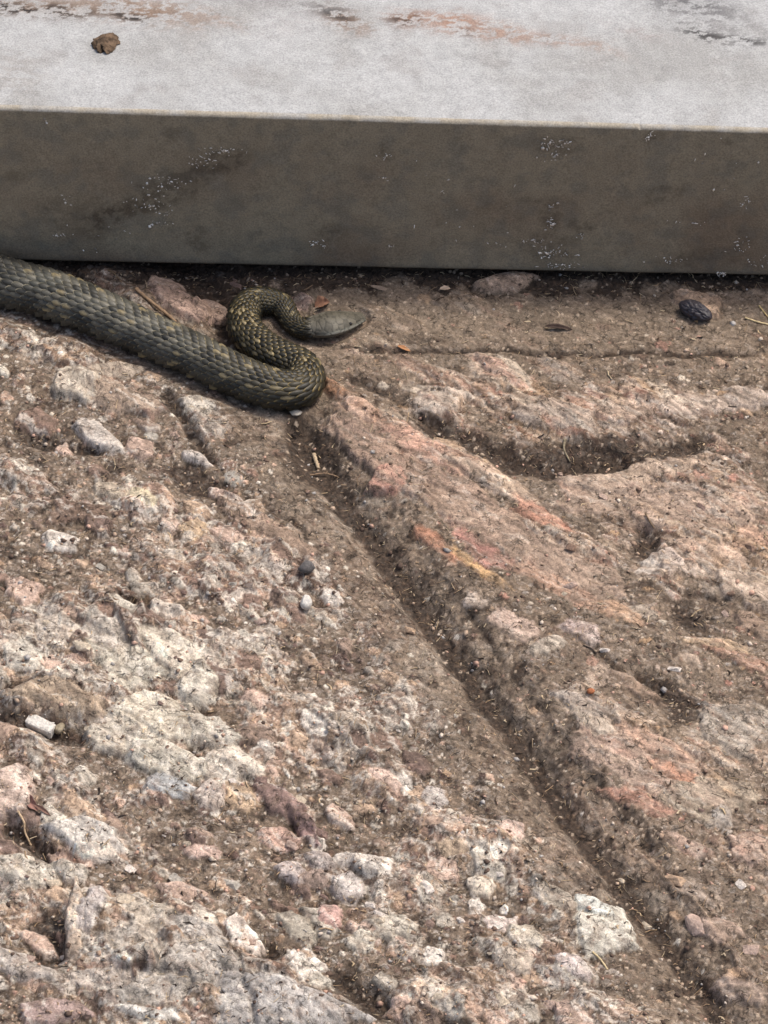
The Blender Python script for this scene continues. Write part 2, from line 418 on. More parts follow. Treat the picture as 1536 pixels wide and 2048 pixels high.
PLATES = [  # stones and plates that stand out: u, v, ru, rv, angle, height, colour
    (250, 1330, 90, 42, 25, 15, (198, 188, 170)), (345, 1308, 60, 38, 40, 18, (206, 198, 186)), (398, 1372, 44, 46, 55, 22, (196, 190, 180)), (330, 1440, 95, 46, 20, 20, (208, 196, 176)), (245, 1480, 75, 38, 15, 18, (198, 186, 168)),
    (335, 1518, 92, 36, 10, 18, (206, 196, 178)), (430, 1468, 60, 32, 25, 14, (200, 190, 174)), (475, 1530, 58, 32, 20, 16, (202, 194, 184)), (340, 1572, 60, 22, 8, 14, (176, 180, 184)), (110, 1395, 90, 34, 10, 22, (178, 158, 136)), (112, 1265, 48, 34, 20, 16, (198, 188, 178)),
    (205, 1275, 42, 28, 20, 12, (190, 178, 164)), (168, 1668, 78, 36, 12, 26, (200, 196, 192)), (196, 1708, 50, 15, 5, 20, (234, 218, 200)), (60, 1742, 85, 30, 5, 20, (192, 182, 166)), (140, 1742, 40, 22, 15, 18, (188, 182, 174)), (18, 1580, 46, 60, 50, 22, (210, 186, 170)),
    (150, 1850, 20, 72, 5, 34, (228, 204, 180)), (182, 1830, 28, 50, 20, 26, (180, 175, 176)), (300, 1835, 74, 30, 25, 16, (186, 178, 168)), (265, 1885, 64, 30, 10, 14, (174, 168, 162)), (390, 1872, 62, 30, 20, 18, (184, 180, 177)), (482, 1868, 24, 50, -42, 22, (226, 210, 196)),
    (398, 1942, 88, 46, 5, 24, (178, 174, 170)), (300, 1990, 100, 34, 0, 18, (170, 166, 162)), (205, 1965, 72, 28, 5, 14, (180, 168, 156)), (560, 2012, 118, 58, 10, 28, (174, 172, 172)), (300, 2036, 78, 11, 8, 22, (222, 220, 216)), (40, 1930, 76, 26, 20, 18, (188, 176, 164)), (110, 2025, 74, 28, 0, 16, (168, 146, 138)),
    (585, 1745, 36, 24, 20, 18, (206, 190, 180)), (640, 1718, 42, 22, 20, 16, (178, 170, 168)), (640, 1758, 40, 20, 0, 14, (162, 146, 140)), (700, 1772, 34, 32, 10, 20, (198, 190, 187)), (742, 1735, 40, 27, 10, 22, (234, 222, 208)), (690, 1716, 32, 16, 10, 16, (184, 178, 174)),
    (606, 1645, 44, 16, 50, 22, (152, 126, 120)), (560, 1600, 54, 27, 30, 16, (142, 118, 110)), (480, 1592, 36, 30, 10, 16, (206, 178, 148)), (420, 1592, 32, 32, 40, 16, (198, 182, 168)), (560, 1672, 46, 20, 5, 8, (206, 172, 154)), (405, 1700, 36, 16, 0, 10, (208, 178, 162)), (870, 1592, 26, 13, 30, 12, (182, 176, 174)),
    (905, 1698, 42, 19, 5, 10, (188, 166, 142)), (960, 1772, 28, 18, 20, 18, (216, 200, 180)), (1002, 1840, 30, 15, 10, 14, (230, 212, 200)), (1048, 1872, 42, 27, 20, 14, (192, 184, 172)), (1206, 1855, 56, 54, 20, 13, (206, 198, 182)), (1188, 1812, 44, 13, 20, 20, (202, 206, 202)), (1146, 1936, 42, 19, 25, 20, (228, 210, 200)),
    (1110, 1795, 44, 18, 25, 10, (178, 170, 160)), (1020, 1662, 30, 19, 15, 14, (214, 186, 170)), (1028, 1922, 44, 24, 10, 12, (186, 176, 166)), (800, 1850, 38, 21, 15, 12, (192, 186, 176)), (722, 1882, 36, 21, 10, 12, (188, 182, 172)), (598, 1856, 54, 22, 40, 12, (178, 172, 162)), (660, 1830, 30, 24, 20, 12, (206, 168, 156)), (770, 1560, 30, 14, 25, 12, (204, 178, 162)),
    (155, 775, 58, 34, 20, 24, (202, 188, 170)), (196, 870, 50, 22, 30, 22, (208, 196, 184)), (240, 742, 60, 13, -8, 12, (170, 160, 150)), (250, 805, 60, 28, 10, 12, (172, 152, 134)), (392, 918, 30, 9, 20, 14, (228, 214, 200)), (225, 985, 34, 20, 20, 12, (174, 160, 142)), (285, 1002, 32, 15, 25, 14, (208, 192, 162)), (338, 1055, 24, 17, 20, 12, (208, 180, 160)),
    (392, 1066, 32, 24, 20, 12, (206, 178, 146)), (450, 990, 46, 11, 30, 12, (200, 174, 158)), (150, 1026, 54, 16, -5, 10, (128, 107, 93)), (358, 606, 66, 28, 20, 20, (182, 154, 138)), (425, 612, 40, 22, 20, 14, (172, 146, 130)), (330, 572, 44, 14, 10, 14, (184, 158, 140)), (520, 1050, 120, 18, 30, 8, (156, 134, 116)), (330, 1222, 40, 18, 20, 18, (206, 192, 176)), (690, 1452, 24, 22, 60, 18, (196, 180, 162)),
    (840, 950, 200, 62, 31, 16, (172, 144, 126)), (1010, 1075, 190, 46, 30, 10, (166, 142, 124)), (1120, 1130, 150, 40, 28, 8, (170, 146, 128)), (1330, 1010, 190, 44, 8, 12, (172, 148, 130)), (1300, 1540, 170, 60, 24, 10, (172, 148, 132)),
    (700, 802, 62, 15, 34, 24, (204, 148, 110)), (722, 826, 46, 17, 28, 18, (216, 180, 158)), (800, 856, 40, 12, 35, 16, (216, 182, 154)), (860, 905, 110, 24, 28, 16, (178, 136, 118)), (985, 965, 115, 17, 28, 18, (214, 188, 164)), (1080, 1035, 74, 12, 28, 16, (198, 138, 115)), (776, 966, 24, 38, 70, 22, (196, 142, 126)),
    (880, 1095, 76, 9, 38, 14, (198, 136, 106)), (962, 1142, 76, 8, 32, 12, (206, 164, 112)), (962, 1104, 78, 14, 35, 12, (160, 110, 99)), (1120, 1180, 120, 12, 26, 10, (186, 146, 122)), (1000, 750, 60, 15, 33, 16, (208, 168, 150)), (880, 815, 54, 24, -10, 22, (214, 198, 182)), (1112, 838, 76, 31, 6, 24, (178, 164, 152)), (1250, 830, 66, 25, 0, 16, (190, 166, 148)),
    (1400, 815, 95, 20, -3, 16, (206, 186, 170)), (1500, 800, 64, 20, 4, 16, (210, 192, 178)), (1300, 948, 135, 15, -8, 20, (204, 180, 158)), (1200, 968, 95, 20, 5, 14, (188, 166, 148)), (1335, 1125, 38, 26, 35, 22, (214, 200, 194)), (1298, 1140, 17, 13, 40, 16, (238, 232, 226)), (1422, 1110, 76, 13, 14, 14, (206, 176, 154)), (1500, 1080, 36, 24, 10, 14, (206, 166, 140)),
    (950, 1205, 27, 10, 15, 14, (226, 214, 206)), (1090, 1300, 36, 21, -20, 16, (206, 200, 190)), (1170, 1270, 40, 19, 30, 14, (210, 190, 184)), (1030, 1255, 60, 24, 25, 12, (192, 168, 154)), (1160, 1415, 62, 17, 22, 14, (168, 164, 163)), (1190, 1452, 56, 19, 25, 12, (184, 176, 166)), (1480, 1460, 86, 44, 10, 16, (172, 168, 162)), (1425, 1600, 84, 46, 5, 14, (172, 158, 138)),
    (1300, 1490, 95, 17, 22, 12, (200, 160, 136)), (1342, 1545, 56, 10, 20, 12, (204, 146, 118)), (1290, 1612, 86, 15, 20, 12, (184, 132, 112)), (1232, 1226, 54, 12, 20, 10, (206, 166, 134)), (1480, 1320, 86, 18, 25, 14, (196, 150, 126)), (1440, 1290, 66, 9, 10, 12, (216, 186, 152)), (1440, 1862, 54, 22, 20, 14, (200, 172, 154)), (1500, 1700, 50, 30, 10, 12, (182, 154, 138)),
    (1440, 1640, 26, 22, 0, 12, (178, 178, 178)), (1380, 1700, 60, 18, 22, 10, (186, 158, 142)), (1400, 1790, 54, 18, 18, 10, (176, 160, 146)), (1480, 1980, 60, 24, 15, 12, (178, 156, 142)), (1010, 574, 56, 18, -8, 16, (176, 152, 132)), (1395, 612, 58, 24, 15, 12, (192, 164, 140)), (600, 606, 24, 15, 20, 10, (180, 154, 142)), (1500, 1010, 60, 16, 20, 10, (182, 152, 134)), (1360, 1010, 90, 14, 10, 10, (180, 156, 138)),
]
lowleft = left * sstep(1000, 1350, V + (U - 400) * .15)
foli = fbm(fsw / 5, ftw, 50, 4, 21, .5)
HR = 10 * fbm(gx, gy, 420, 2, 11) + 4 * fbm(gx, gy, 110, 2, 12) + foli * (1 + 8 * right)
# height of the soil that fills the hollows between the stones
HS = 7 * fbm(gx, gy, 300, 3, 13) + 3.0 * fbm(gx, gy, 45, 3, 14) + 2.0 - 5.0 * lowleft - 1.0 * right + 9 * dusty - 1.0 * left

C_DUST = lin(156, 139, 121); C_SOIL = lin(55, 45, 38)
PAL_L = np.array([lin(232, 220, 204), lin(204, 172, 150), lin(182, 174, 162), lin(190, 160, 132), lin(110, 88, 80), lin(222, 210, 192), lin(146, 118, 102), lin(122, 100, 86)], np.float32)
PAL_R = np.array([lin(214, 190, 170), lin(180, 154, 132), lin(182, 138, 120), lin(146, 122, 104), lin(210, 194, 174), lin(120, 98, 84), lin(180, 168, 156), lin(172, 142, 112)], np.float32)
col = np.empty(U.shape + (3,), np.float32)
col[:] = lin(138, 118, 101)
mixin = lambda m, c: np.add(col, m[..., None] * (np.asarray(c, np.float32) - col), out=col)
mixin(right, lin(147, 126, 108))
mixin(lowleft * .5, lin(146, 129, 113))
pmask = np.zeros(U.shape, np.float32)
# ---- broken stone: plates at five sizes, each with its own tilt, height and colour
for k, (size, amp, cwt) in enumerate([(200, 26, .35), (95, 16, .5), (44, 8.5, .55), (21, 3.6, .5), (10, 1.5, .45)]):
    st = 1.3 + 1.6 * right
    wob = size * .16
    n_a = perlin(gx / (size * .5), gy / (size * .5), 300 + k) + .5 * perlin(gx / (size * .2), gy / (size * .2), 340 + k)
    n_b = perlin(gx / (size * .5), gy / (size * .5), 320 + k) + .5 * perlin(gx / (size * .2), gy / (size * .2), 360 + k)
    val, gap, r = facet((fs + n_a * wob) / (size * st), (ft + n_b * wob) / size, 500 + 50 * k)
    zone = (1 - .35 * right)
    HR += zone * amp * val * (-1 if k in (0, 2) else 1)
    HR -= zone * (2.2, 2.2, 1.6, .8, .4)[k] * (1 - sstep(0, .06, gap)) * (r[2] > .45)
    pi = np.minimum((r[0] * 7.99).astype(int), 7)
    c = (PAL_L[pi] * (1 - right[..., None]) + PAL_R[pi] * right[..., None]) * (.85 + .3 * r[2][..., None])
    use = (r[1] > (.6, .64, .66, .7, .7)[k]) * sstep(0, .05, gap)
    np.add(col, (cwt * use * (1 - (.97, .95, .93, .88, .8)[k] * pmask))[..., None] * (c - col), out=col)
    col *= (1 + .28 * (r[3] - .5) * sstep(0, .04, gap))[..., None]
    mixin(.55 * (1 - sstep(0, (.035, .035, .05, .06, .05)[k], gap)) * (r[2] > .4), lin(84, 66, 57))
    if k == 1:
        # grain runs its own way in every stone
        ang = (r[1] - .5) * 2.4 * (1 - .75 * right) + th
        gs = gx * np.cos(ang) + gy * np.sin(ang); gt_ = -gx * np.sin(ang) + gy * np.cos(ang)
        grain = fbm(gs / 6 + wx * .3, gt_ + wy * .4, 15, 4, 371, .6)
        grain2 = fbm(gs / 4 + wx * .3, gt_ + wy * .4, 34, 4, 381, .55, ridged=True)
col *= (1 + (.5 - .24 * pmask) * np.clip(grain * 1.7, -1, 1))[..., None]
HR += grain * 2.2
mixin(.6 * sstep(.68, .84, grain2) * (1 - .45 * right), lin(234, 222, 206))
mixin(.5 * sstep(.55, .8, -grain2), lin(100, 80, 70))

# ---- shapes read off the photograph (bumps and hollows; height in pixel units, 0.3 mm each)
for (u, v, ru, rv, a, h, p) in BUMPS:
    HR += .7 * h * ell(u, v, ru, rv, a, p)
rock = sstep(-2.0, 3.5, HR - HS)
H = HS + (HR - HS) * sstep(-3, 6, HR - HS)
PITS = [
    (385, 955, 75, 30, 20, 26, 1.3), (70, 860, 60, 30, 20, 14, 1.2), (400, 1425, 34, 18, 20, 22, 1.0), (610, 1462, 22, 14, 0, 14, 1.2), (98, 1870, 50, 72, 5, 34, 1.0), (520, 1890, 46, 26, 10, 34, 1.4),
    (1295, 1090, 44, 38, 20, 24, 1.1), (1385, 1235, 64, 42, 30, 20, 1.1), (1040, 1338, 17, 24, 10, 26, 1.4), (1300, 1692, 22, 16, 40, 20, 1.2), (1390, 1960, 46, 30, 30, 24, 1.2), (1340, 1395, 95, 38, 35, 22, 1.2),
    (1250, 1040, 60, 50, 50, 12, 1.2), (290, 1212, 42, 20, 25, 24, 1.3), (560, 1690, 40, 30, 60, 16, 1.2), (650, 1690, 60, 28, 0, 12, 1.2), (800, 1650, 60, 26, 10, 14, 1.2), (1010, 1820, 50, 24, 20, 16, 1.2),
    (900, 1740, 60, 30, 10, 12, 1.2), (60, 1180, 80, 26, 10, 12, 1.2), (120, 1040, 60, 24, 0, 12, 1.2), (470, 1120, 60, 26, 30, 14, 1.2), (700, 1330, 50, 28, 20, 16, 1.2), (640, 1210, 34, 14, 20, 14, 1.2),
    (1290, 1380, 46, 26, 20, 14, 1.2), (1500, 1230, 60, 30, 0, 12, 1.2), (1480, 1120, 60, 20, 20, 12, 1.2), (330, 1700, 90, 34, 0, 10, 1.2), (560, 1800, 70, 30, 10, 12, 1.2), (1160, 1700, 40, 20, 30, 8, 1.2),
    (950, 1970, 90, 34, 10, 12, 1.2), (1240, 1640, 26, 18, 40, 12, 1.2), (690, 560, 300, 22, 1, 10, 1.2), (1200, 585, 300, 18, 1, 8, 1.2),
]
soil = np.zeros(U.shape, np.float32)
for (u, v, ru, rv, a, h, p) in PITS:
    e = ell(u, v, ru, rv, a, p)
    H -= .85 * h * e
    soil = np.maximum(soil, e * min(1, h / 26))
LINES = [  # polyline, depth, half width, soil
    ([(850, 850), (900, 872), (960, 895), (1020, 925), (1100, 942), (1200, 930), (1300, 915), (1400, 890), (1445, 878)], 24, 22, .95),
    ([(1000, 912), (1100, 918), (1200, 905), (1300, 895)], 12, 30, .9),
    ([(690, 702), (850, 708), (1000, 704), (1150, 716), (1300, 711), (1560, 718)], 9, 6, .7),
    ([(330, 785), (362, 840), (395, 885), (430, 935)], 18, 10, .8), ([(50, 868), (130, 888), (205, 905)], 18, 12, .9), ([(235, 1188), (270, 1208), (310, 1232), (350, 1240)], 24, 7, .8),
    ([(-80, 1425), (0, 1435), (70, 1444), (145, 1462), (185, 1470)], 34, 22, .8), ([(-80, 1365), (0, 1372), (82, 1376), (112, 1402), (155, 1416)], 24, 13, 1), ([(155, 1375), (178, 1400), (186, 1430)], 14, 5, .8),
    ([(-80, 1600), (0, 1640), (60, 1672), (110, 1712), (180, 1722)], 34, 18, 1), ([(685, 1955), (750, 2000), (850, 2035), (960, 2060)], 30, 24, .9), ([(490, 1985), (505, 2030), (515, 2070)], 20, 6, .9),
    ([(940, 1225), (975, 1275), (1010, 1330)], 10, 6, .5), ([(1225, 1580), (1260, 1640), (1310, 1700)], 10, 8, .6), ([(570, 1630), (610, 1660), (640, 1690)], 24, 9, .9), ([(1180, 1300), (1240, 1340), (1300, 1370)], 10, 8, .5),
    ([(420, 1480), (380, 1500), (430, 1530), (500, 1560)], 14, 8, .7), ([(700, 760), (800, 800), (860, 850)], 12, 12, .6), ([(1000, 790), (1080, 800), (1180, 850), (1225, 880)], 10, 8, .5), ([(1180, 740), (1260, 800)], 6, 6, .3),
    ([(420, 1840), (470, 1900), (490, 1990)], 14, 5, .7), ([(730, 890), (765, 950), (772, 988)], 8, 5, .3), ([(1240, 1010), (1290, 1060), (1310, 1120)], 10, 14, .7),
    ([(60, 620), (130, 660), (250, 720), (330, 780)], 6, 16, .5), ([(930, 1590), (1010, 1650), (1080, 1720)], 8, 7, .4), ([(520, 1500), (600, 1520), (690, 1540)], 8, 6, .4), ([(260, 1160), (200, 1130), (120, 1100)], 8, 6, .4),
    ([(440, 990), (520, 1010), (620, 1060)], 9, 6, .5), ([(1330, 1500), (1420, 1560), (1500, 1600)], 9, 6, .4), ([(1100, 1120), (1200, 1170), (1290, 1240)], 10, 6, .4), ([(1340, 1180), (1440, 1200), (1540, 1190)], 9, 6, .5),
]
for (pts, dpt, hw, s) in LINES:
    P = np.array(pts)
    bx = (U > P[:, 0].min() - 90) & (U < P[:, 0].max() + 90) & (V > P[:, 1].min() - 90) & (V < P[:, 1].max() + 90)
    d, t = polyd(Uw[bx], Vw[bx], pts)
    e = np.exp(-(np.abs(d) / hw) ** 2.2) * sstep(0, .06, t + .02) * sstep(1.02, .9, t)
    H[bx] -= .9 * dpt * e
    soil[bx] = np.maximum(soil[bx], s * np.exp(-(np.abs(d) / (hw * 1.15)) ** 2) * sstep(1.02, .9, t))

# the soil's own colour
tone = fbm(gx, gy, 130, 4, 61)
scol = lin(126, 110, 94)[None, None] * (1 + .35 * np.clip(tone * 1.5, -1, 1))[..., None] * (1 + .35 * np.clip(fbm(gx, gy, 11, 3, 62, .6) * 2.2, -1, 1))[..., None]
rockc = rock
def soil_over():
    np.add(col, ((1 - rockc) * .92)[..., None] * (scol - col), out=col)
# ---- the long channel with its bank
deep = np.interp(gt, [0, .1, .2, .3, .62, .8, 1], [.5, .6, .9, 1.0, .95, .7, .55]).astype(np.float32)
prof = np.interp(gd, [-230, -110, -40, -15, 17, 40, 80, 105, 200], [0, 1, -14, -40, -43, -18, -4, 5, 4]).astype(np.float32)
calm = bank * sstep(80, 40, np.abs(gd + 20) * .5)
H *= 1 - .7 * calm
rockc = rock * (1 - .8 * calm)
H += prof * deep
soil = np.maximum(soil, .95 * np.exp(-((gd - 2) / 23) ** 2) * (.55 + .45 * deep))
soil = np.maximum(soil, ell(625, 900, 85, 70, 50, 1.4) * .85)
soil = np.maximum(soil, ell(1100, 915, 120, 26, 0, 1.4) * .8)
sand = np.exp(-((gd + 75) / 50) ** 4) + np.exp(-((gd - 70) / 34) ** 4)

# crest of the right bank: broken plates
CREST = [(648, 782), (700, 860), (738, 925), (775, 990), (828, 1055), (900, 1170), (950, 1232), (1000, 1320), (1060, 1372), (1112, 1455), (1180, 1540), (1250, 1640), (1312, 1704), (1400, 1820)]
cdist, ct = polyd(Uw, Vw, CREST)
cs = -cdist
if cs[np.unravel_index(np.argmin(np.hypot(U - 1200, V - 1200)), U.shape)] < 0:
    cs = -cs
H += 7 * sstep(-9, 7, cs) * np.exp(-np.clip(cs, 0, None) / 190) * sstep(0, .05, ct) * sstep(1, .85, ct)

# ---- powdery soil band and fine roughness
H *= 1 - .35 * dusty
H += (2.2 - 1.0 * rock) * fbm(gx, gy, 22, 3, 71) + (1.3 - .6 * rock + 1.0 * calm) * fbm(gx, gy, 8, 2, 72)
rockc = rockc * (1 - .55 * dusty)
crk = fbm(gx * .8, gy, 26, 4, 81, .6, ridged=True)
H -= 3.2 * sstep(.62, .86, crk)

# ---- coloured streaks and patches of the rock itself
vein = fbm(fsw / 5, ftw, 40, 4, 151, .55, ridged=True)
mixin(right * (1 - dusty) * .6 * sstep(.58, .85, vein), lin(214, 190, 166))
vein2 = fbm(fsw / 6, ftw, 70, 4, 171, .55, ridged=True)
mixin(right * (1 - dusty) * .3 * sstep(.70, .88, vein2), lin(184, 126, 104))
soil_over()
# fragments bedded in the soil
for k, (size, pr, hh) in enumerate([(46, .12, 5), (26, .20, 4), (14, .26, 2.2), (8, .24, 1.1)]):
    n_a = perlin(gx / (size * .3), gy / (size * .3), 1300 + k) * size * .16; n_b = perlin(gx / (size * .3), gy / (size * .3), 1310 + k) * size * .16
    gap, dx, dy, r = worley((fs + n_a) / (size * 1.35), (ft + n_b) / size, 1320 + 40 * k)
    lim = .16 + .26 * r[3]
    shp = np.maximum(np.abs(dx * 1.0 + (r[1] - .5) * dy), np.abs(dy + (r[2] - .5) * dx)) * .75 + np.hypot(dx, dy) * .35
    frag = sstep(lim, lim - .10, shp) * (r[0] < pr * (1 - .75 * dusty) * (.55 + .6 * left) * (1 - .6 * calm) * (1 - .8 * pmask))
    pi = np.minimum((r[1] * 7.99).astype(int), 7)
    c = (PAL_L[pi] * (1 - right[..., None]) + PAL_R[pi] * right[..., None]) * (.8 + .35 * r[2][..., None]) * (1 + .3 * np.clip(grain * 1.7, -1, 1))[..., None]
    np.add(col, (frag * .92)[..., None] * (c - col), out=col)
    H += frag * hh * (.7 + .9 * (r[1] - .5) * dx * 3 + .9 * (r[3] - .5) * dy * 3)
    mixin(.5 * sstep(lim + .10, lim + .01, shp) * (1 - frag) * (r[0] < pr * .7) * (1 - dusty) * (1 - pmask), lin(82, 66, 56))
mixin(dusty * .35, C_DUST)
# ---- plates and stones of the rock, angular and flat-topped, set into it
stone_m = np.zeros(U.shape, np.float32)
fw1 = fbm(gx, gy, 9, 2, 2001); fw2 = fbm(gx, gy, 9, 2, 2002)
def plate(u, v, ru, rv, ang, h, c, rr):
    if rv < 16 and u > 780 and v > 880: rv, h = rv * 1.5, h * .5
    p = at(u, v, np.array(.15 * h * PX)); R_ = max(ru, rv) * 1.5
    i0, i1 = np.searchsorted(ax, [p[0] - R_ * PX * 1.1, p[0] + R_ * PX * 1.1]); j0, j1 = np.searchsorted(ay, [p[1] - R_ * PX * 1.6, p[1] + R_ * PX * 1.6])
    if i1 - i0 < 3 or j1 - j0 < 3: return
    sl = (slice(j0, j1), slice(i0, i1))
    u0, v0 = proj(p[0], p[1], 0.0)
    k_ = min(1.0, min(ru, rv) / 26)
    x = U[sl] - u0 + (wx[sl] * .45 + fw1[sl] * 5) * k_; y = V[sl] - v0 + (wy[sl] * .35 + fw2[sl] * 4) * k_
    a = math.radians(ang); s_ = (x * math.cos(a) + y * math.sin(a)) / ru; t_ = (-x * math.sin(a) + y * math.cos(a)) / rv
    streak = ((v - 860) * .66 + 560 - u) < 0 and v > 690
    n = rr.integers(5, 8); th0 = rr.random() * 6.28
    d = np.full(s_.shape, -9, np.float32)
    for i in range(n):
        tt = th0 + (i + rr.uniform(-.28, .28)) / n * 6.2832
        d = np.maximum(d, (math.cos(tt) * s_ + math.sin(tt) * t_) / rr.uniform(.78, 1.12))
    top = np.full(s_.shape, 9, np.float32)
    for i in range(4):                              # a few broken faces
        tt = rr.random() * 6.28; g_ = rr.uniform(.05, .6)
        top = np.minimum(top, 1.0 + g_ * (math.cos(tt) * s_ + math.sin(tt) * t_) + rr.uniform(0, .25))
    top = np.clip(np.minimum(top, (1.04 - d) / rr.uniform(.10, .28)), 0, 1.5)
    er = fbm(gx[sl] * 1.0, gy[sl], 34, 4, 2300 + int(rr.integers(99)), .62)          # edges broken and lapped by dirt
    d = d + (.6 if streak and rv < 30 else .26) * er
    m = sstep(1.12, .80, d) if streak and rv < 30 else sstep(1.05, .93, d)
    mh = m
    if streak: m = m * np.clip(.68 + 1.3 * fbm(fsw[sl] / 3.5, ftw[sl], 20, 4, 2400 + int(rr.integers(99)), .6), 0, 1)
    gap_m = (.25 if streak else .7) * sstep(-.1, .35, fbm(gx[sl], gy[sl], 50, 2, 2500 + int(rr.integers(99))))
    base = 0.45 * H[sl] + .55 * (HS[sl] - (H[sl] < HS[sl] - 12) * 12)
    H[sl] += mh * (base + h * (.75 if streak else .85) * top + grain[sl] * 1.6 + fw1[sl] * .5 - H[sl]) - 4.0 * gap_m * sstep(1.22, 1.08, d) * (1 - mh) * min(1, h / 14)
    tone_ = (1 + .34 * np.clip(grain[sl] * 1.7, -1, 1) + .10 * fw2[sl]) * (.94 + .12 * np.clip(top, 0, 1))
    if sum(c) > 540 and not streak: c = tuple(min(244, q + 6) for q in c)
    if max(c) - min(c) < 24: c = (c[0] + 6, c[1] + 1, c[2] - 6)
    if streak: c = tuple(.72 * q + .28 * q2 + 4 for q, q2 in zip(c, (168, 146, 126)))
    cc_ = lin(*c)[None, None] * tone_[..., None]
    vn = .5 * sstep(.70, .85, grain2[sl])
    cc_ = cc_ + vn[..., None] * (lin(236, 226, 212) - cc_) * (sum(c) > 520)
    stain = sstep(-.12, .45, fbm(gx[sl], gy[sl], 26, 4, 2010 + int(rr.integers(99)), .6))
    sk = .38 if streak else .55
    cc_ = cc_ * (1 - sk * stain[..., None]) + (sk * stain)[..., None] * lin(138, 117, 101)
    crk_ = sstep(.80, .93, fbm(gx[sl], gy[sl], 24, 3, 2200 + int(rr.integers(99)), .6, ridged=True))
    H[sl] -= m * crk_ * 2.0
    cc_ = cc_ * (1 - .55 * crk_[..., None])
    col[sl] += (m * .96)[..., None] * (cc_ - col[sl])
    rim = sstep(1.20, 1.06, d) * (1 - mh) * .6 * gap_m
    col[sl] += rim[..., None] * (lin(80, 64, 54) - col[sl])
    stone_m[sl] = np.maximum(stone_m[sl], m)
pr_ = np.random.default_rng(321)
cand = []
while len(cand) < 270:
    u_ = pr_.uniform(-60, 1600); v_ = pr_.uniform(720, 2080)
    dl = (v_ - 860) * .66 + 560 - u_
    if -200 < dl < 110: continue
    big = 9 + pr_.exponential(10.0)
    if dl < 0 and pr_.random() < .6: continue
    if dl > 0 and v_ < 1000 and pr_.random() < .6: continue
    if 930 < u_ < 1450 and 870 < v_ < 950: continue
    if big > 42: continue
    pal = [(224, 212, 198), (204, 176, 158), (178, 172, 164), (186, 160, 136), (142, 118, 104), (206, 196, 180), (124, 104, 94), (160, 138, 122)] if dl > 0 else [(206, 184, 164), (184, 154, 132), (186, 144, 124), (152, 128, 110), (204, 190, 172), (176, 166, 156), (194, 162, 130)]
    cand.append((u_, v_, big * pr_.uniform(1, 1.5) * (1 if dl > 0 else 1.6), big * pr_.uniform(.5, .85), pr_.uniform(5, 45), 3 + .32 * big, pal[pr_.integers(len(pal))]))
for c_ in cand: plate(*c_, pr_)
for i_, c_ in enumerate(PLATES): plate(*c_, np.random.default_rng(5000 + i_))

mar = fbm(fsw / 5.5 + wx * .5, ftw + wy * .8, 26, 5, 2601, .6); mar2 = fbm(fsw / 6 + wx * .5, ftw + wy * .9, 44, 4, 2611, .58, ridged=True)
bare = np.clip(np.maximum(rockc * (1 - dusty), stone_m), 0, 1) * (1 - .6 * calm)
col *= (1 + .38 * bare * np.clip(mar * 2.2, -1, 1))[..., None]
mixin(bare * .5 * sstep(.68, .83, mar2) * (1 - .45 * right), lin(238, 228, 214))
mixin(bare * .55 * sstep(.16, .34, mar) * (mar2 < .2), lin(110, 88, 79))
H += bare * mar * 1.8
col *= np.array([.90, .905, .90], np.float32)
# ---- dark humus soil and its crumbs
near_slab = sstep(598, 562, Vw + wy * 1.5 - (U - 768) * .02 + 26 * np.clip(fbm(gx, gy, 90, 3, 245) * 2, -1, 1))
soil = np.maximum(soil, near_slab * .9)
soil = np.clip(soil + .25 * fbm(gx, gy, 40, 4, 211) * (soil > .05), 0, 1)
soil = soil * (1 - .85 * stone_m)
spots = (1 - .9 * stone_m) * sstep(.06, .32, fbm(gx, gy, 48, 5, 221, .6) - .08 * right) * (1 - .45 * dusty) * (1 - .85 * rockc)
soilm = np.clip(sstep(.25, .75, soil) + spots * .85, 0, 1)
mixin(soilm * .88, C_SOIL)
crumb = fbm(gx, gy, 9, 2, 231)
H += crumb * 2.6 * soilm
mixin(soilm * .5 * sstep(.1, .5, crumb), lin(116, 94, 76))
# specks of pale grit lying in the soil
gap, dx, dy, r = worley(gx / 10, gy / 10, 991)
sp_ = ((r[0] < .10) & (np.hypot(dx, dy) < .18 + .2 * r[2])).astype(np.float32)
mixin(sp_ * .7 * (1 - stone_m), lin(196, 176, 154))
H += sp_ * 1.6

# ---- level strip under the snake, and the ground rising under the slab
sd_, st_ = polyd(U, V, SUV[::6])
sd_ = np.abs(sd_)
rad = np.interp(st_, np.linspace(0, 1, len(SPATH)), SPATH[:, 3] / PX).astype(np.float32)
fl = sstep(rad * 1.9, rad * .95, sd_)
Hs = 1.2 * fbm(gx, gy, 14, 2, 241) - 1.0
H = H * (1 - fl) + Hs * fl

# steep little steps crumble: ease the sharpest ones
for _ in range(2):
    gy_, gx_ = np.gradient(H)
    st_w = sstep(2.2, 6.0, np.hypot(gx_, gy_))
    Hb = H.copy()
    Hb[1:-1, 1:-1] = (4 * H[1:-1, 1:-1] + 2 * (H[:-2, 1:-1] + H[2:, 1:-1] + H[1:-1, :-2] + H[1:-1, 2:]) + H[:-2, :-2] + H[:-2, 2:] + H[2:, :-2] + H[2:, 2:]) / 16
    st_w[1:-1] = np.maximum(st_w[1:-1], np.maximum(st_w[:-2], st_w[2:]))
    H = H + st_w * (Hb - H)
ZB = 0.010                       # underside of the slab
_bl = at(np.array([0., 1536.]), np.array([522., 553.]), np.array([ZB, ZB]))
SLM = (_bl[1, 1] - _bl[0, 1]) / (_bl[1, 0] - _bl[0, 0]); SLB = _bl[0, 1] - SLM * _bl[0, 0]
slab_y = SLM * GX + SLB
beh = GY - slab_y
capz = ZB / PX - 9
